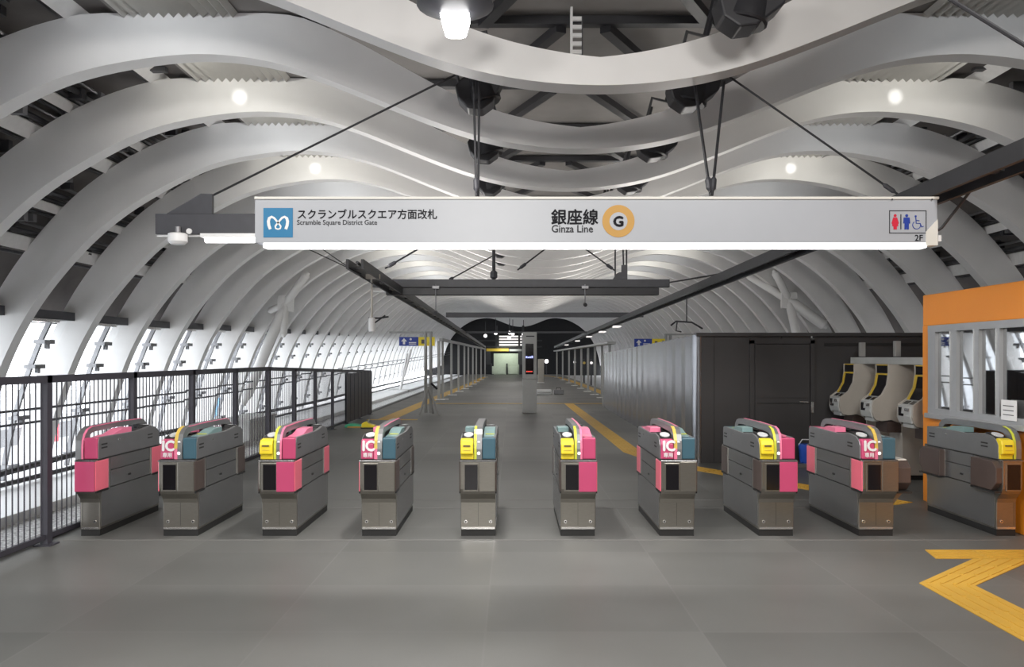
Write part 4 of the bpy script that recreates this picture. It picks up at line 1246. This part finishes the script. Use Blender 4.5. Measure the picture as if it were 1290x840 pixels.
r = empty('wrapped_bundle', (1.35, 33, 0)); MB().box(-.35, .3, -.15, .15, 0, .22).build('wrap', 'white', r, bevel=.06); MB().box(-.3, .25, -.158, -.15, .09, .11).build('strap', 'brown', r)
tag(r, 'pale wrapped bundle lying on the platform right of the pillar', 'bundle')
r = empty('dark_case', (1.95, 33.3, 0)); MB().box(-.2, .22, -.15, .15, 0, .2).build('case', 'conduit2', r, bevel=.03); MB().tube([(-.1, 0, .2), (-.08, 0, .28), (.08, 0, .28), (.1, 0, .2)], .02, 6).build('handle', 'black', r)
tag(r, 'dark case beside the pale bundle on the platform', 'case')
r = empty('beige_cabinet', (1.75, 48, 0)); MB().box(-.18, .18, -.15, .15, .02, 1.45).build('case', 'beige', r, bevel=.02); MB().box(-.2, .2, -.17, .17, 0, .05).build('base', 'white', r)
tag(r, 'narrow beige cabinet standing far behind the pillar', 'cabinet')
r = empty('cloth_heap', (-3.5, 17.6, 0)); MB().prism([(-.2, 0), (-.18, .06), (-.05, .09), (.1, .07), (.2, .05), (.22, 0)], 'y', -.12, .12).build('cloth', 'green', r, bevel=.02); MB().box(-.12, .18, -.14, -.1, 0, .03).build('band', 'orangering', r)
tag(r, 'small green and orange heap on the floor by the fence end', 'clutter')
r = empty('yellow_tool', (-3.12, 17.3, 0)); MB().prism([(-.15, .02), (-.14, .12), (-.05, .16), (.03, .1), (.14, .08), (.16, .02)], 'y', -.1, .1).build('shell', 'yellow', r, bevel=.02); MB().box(-.16, .17, -.1, .1, 0, .03).build('base', 'plinth', r); MB().tube([(-.02, 0, .12), (0.02, 0, .2)], .02, 8).build('handle', 'post', r)
tag(r, 'small yellow tool on the floor by the fence end', 'tool')
r = empty('red_tool', (-2.82, 17.4, 0)); MB().prism([(-.14, 0), (-.1, .05), (.02, .09), (.12, .05), (.14, 0)], 'y', -.08, .08).build('shell', 'red', r, bevel=.015); MB().box(-.04, .06, -.085, .085, .03, .06).build('band', 'plinth', r)
tag(r, 'small dark red tool on the floor right of the yellow one', 'tool')
r = empty('blue_bucket', (4.18, 11.3, 0)); MB().tube([(0, 0, .05), (0, 0, .08), (0, 0, .3), (0, 0, .32)], [.07, .08, .1, .1], 16).build('pail', 'bluebag', r, smooth=True); MB().tube([(-.1, 0, .3), (-.05, 0, .38), (.05, 0, .38), (.1, 0, .3)], .008, 6).build('handle', 'white', r); MB().box(-.2, .25, -.12, .12, 0, .05).build('tray', 'conduit2', r)
tag(r, 'small blue bucket against the hoarding, between two right-hand gates', 'bucket')

# small lamp heads on the far right rail
for i, Z in enumerate((25, 29, 34, 40, 48)):
    r = empty('rail_lamp', (3.3, Z, railz(Z) - .12)); MB().box(-.1, .1, -.3, .3, -.05, 0).build('diffuser', 'lampwhite', r, bevel=.01); MB().box(-.11, .11, -.31, .31, 0, .03).build('tray', 'darkgrey', r)
    tag(r, '%s small lit lamp under the right hanging rail, down the platform' % ('nearest' if i == 0 else ordinal(i + 1)), 'lamp', 'lamps under the right rail')

# the far end: lit pale green portal, scaffold, lamps
fe = empty('far_portal', (-.3, 71.4, 0))
MB().box(-1.35, 1.0, .2, .3, 0, 1.9).build('wall_panel', 'greenwall', fe)
for (a, c) in ((-1.6, -.25), (-.05, .85)): MB().box(a, c, -.06, .06, .05, .75).build('glass_gate', 'greenwall', fe, bevel=.02)
for x in (-1.55, -.15, 1.0): MB().box(x - .06, x + .06, -.1, .1, 0, 1.0).build('gate_post', 'black', fe)
for x in (-1.75, 1.15): MB().box(x - .3, x + .12, .0, .2, .9, 2.3).build('side_screen', 'black', fe)
MB().box(-2.0, .0, -.1, .0, 2.1, 2.35).build('yellow_board', 'mstripe', fe); MB().box(0.05, 1.2, -.1, .0, 2.1, 2.3).build('grey_board', 'conduit2', fe)
for x in (-1.1, 1.3): MB().box(x - .1, x + .1, -.2, 0, 2.4, 4.4).build('frame_post', 'black', fe)
for z in (2.45, 3.0): MB().box(-3.5, 3, -.25, -.05, z, z + .12).build('frame_bar', 'black', fe)
MB().box(-1.0, 1.2, .3, .4, 2.6, 3.5).build('lit_panel', 'lampwhite', fe)
for z in (2.75, 3.25): MB().box(-1.1, 1.3, .2, .29, z, z + .1).build('panel_bar', 'black', fe)
for x in (-.95, .95): MB().box(x - .09, x + .09, .1, .2, 2.3, 3.7).build('panel_post', 'black', fe)
tag(fe, 'pale green lit portal and dark framing closing the far end of the platform', 'portal')
light('portal_lamp_light', 'AREA', (-.4, 70.2, 2.3), 34, (0.92, 1, .85), 1.5, .5, aim=(-.4, 71.6, 1))
for i, (px, py) in enumerate(((611.5, 423), (624.5, 419.5), (642, 419), (646, 420.5), (641.5, 425.5), (659.5, 421))):
    p = pt(px, py, 66); r = empty('far_lamp', p); MB().tube([(0, -.1, 0), (0, 0, 0), (0, .2, 0)], [.1, .14, .08], 12).build('lens', 'glow', r); MB().tube([(0, .1, .1), (0, .1, 1.2)], .03, 6).build('stem', 'black', r)
    tag(r, '%s of the bright far lamps over the platform end' % ('leftmost', 'second from left', 'third from left', 'fourth from left', 'lowest', 'rightmost')[i], 'lamp', 'bright far lamps')
p = pt(688.5, 455, 80); r = empty('tunnel_lamp', p); MB().tube([(0, -.1, 0), (0, 0, 0), (0, .2, 0)], [.16, .2, .1], 12).build('lens', 'glow', r); MB().tube([(0, .1, -.2), (0, .1, -2.6)], .05, 6).build('stem', 'black', r)
tag(r, 'single white lamp in the dark tunnel right of the pillar', 'lamp')
for i, (px, py, c) in enumerate(((724, 456, 'lampwhite'), (736, 457, 'gold'), (745, 457, 'lampwhite'))):
    p = pt(px, py, 60); r = empty('track_signal', p); MB().tube([(0, -.05, 0), (0, .1, 0)], .10, 12).build('lens', c, r); MB().box(-.05, .05, .1, .2, -2.2, .3).build('mast', 'black', r)
    tag(r, ('left white', 'middle amber', 'right white')[i] + ' signal glinting between the far right posts', 'signal', 'signals beyond the right posts')
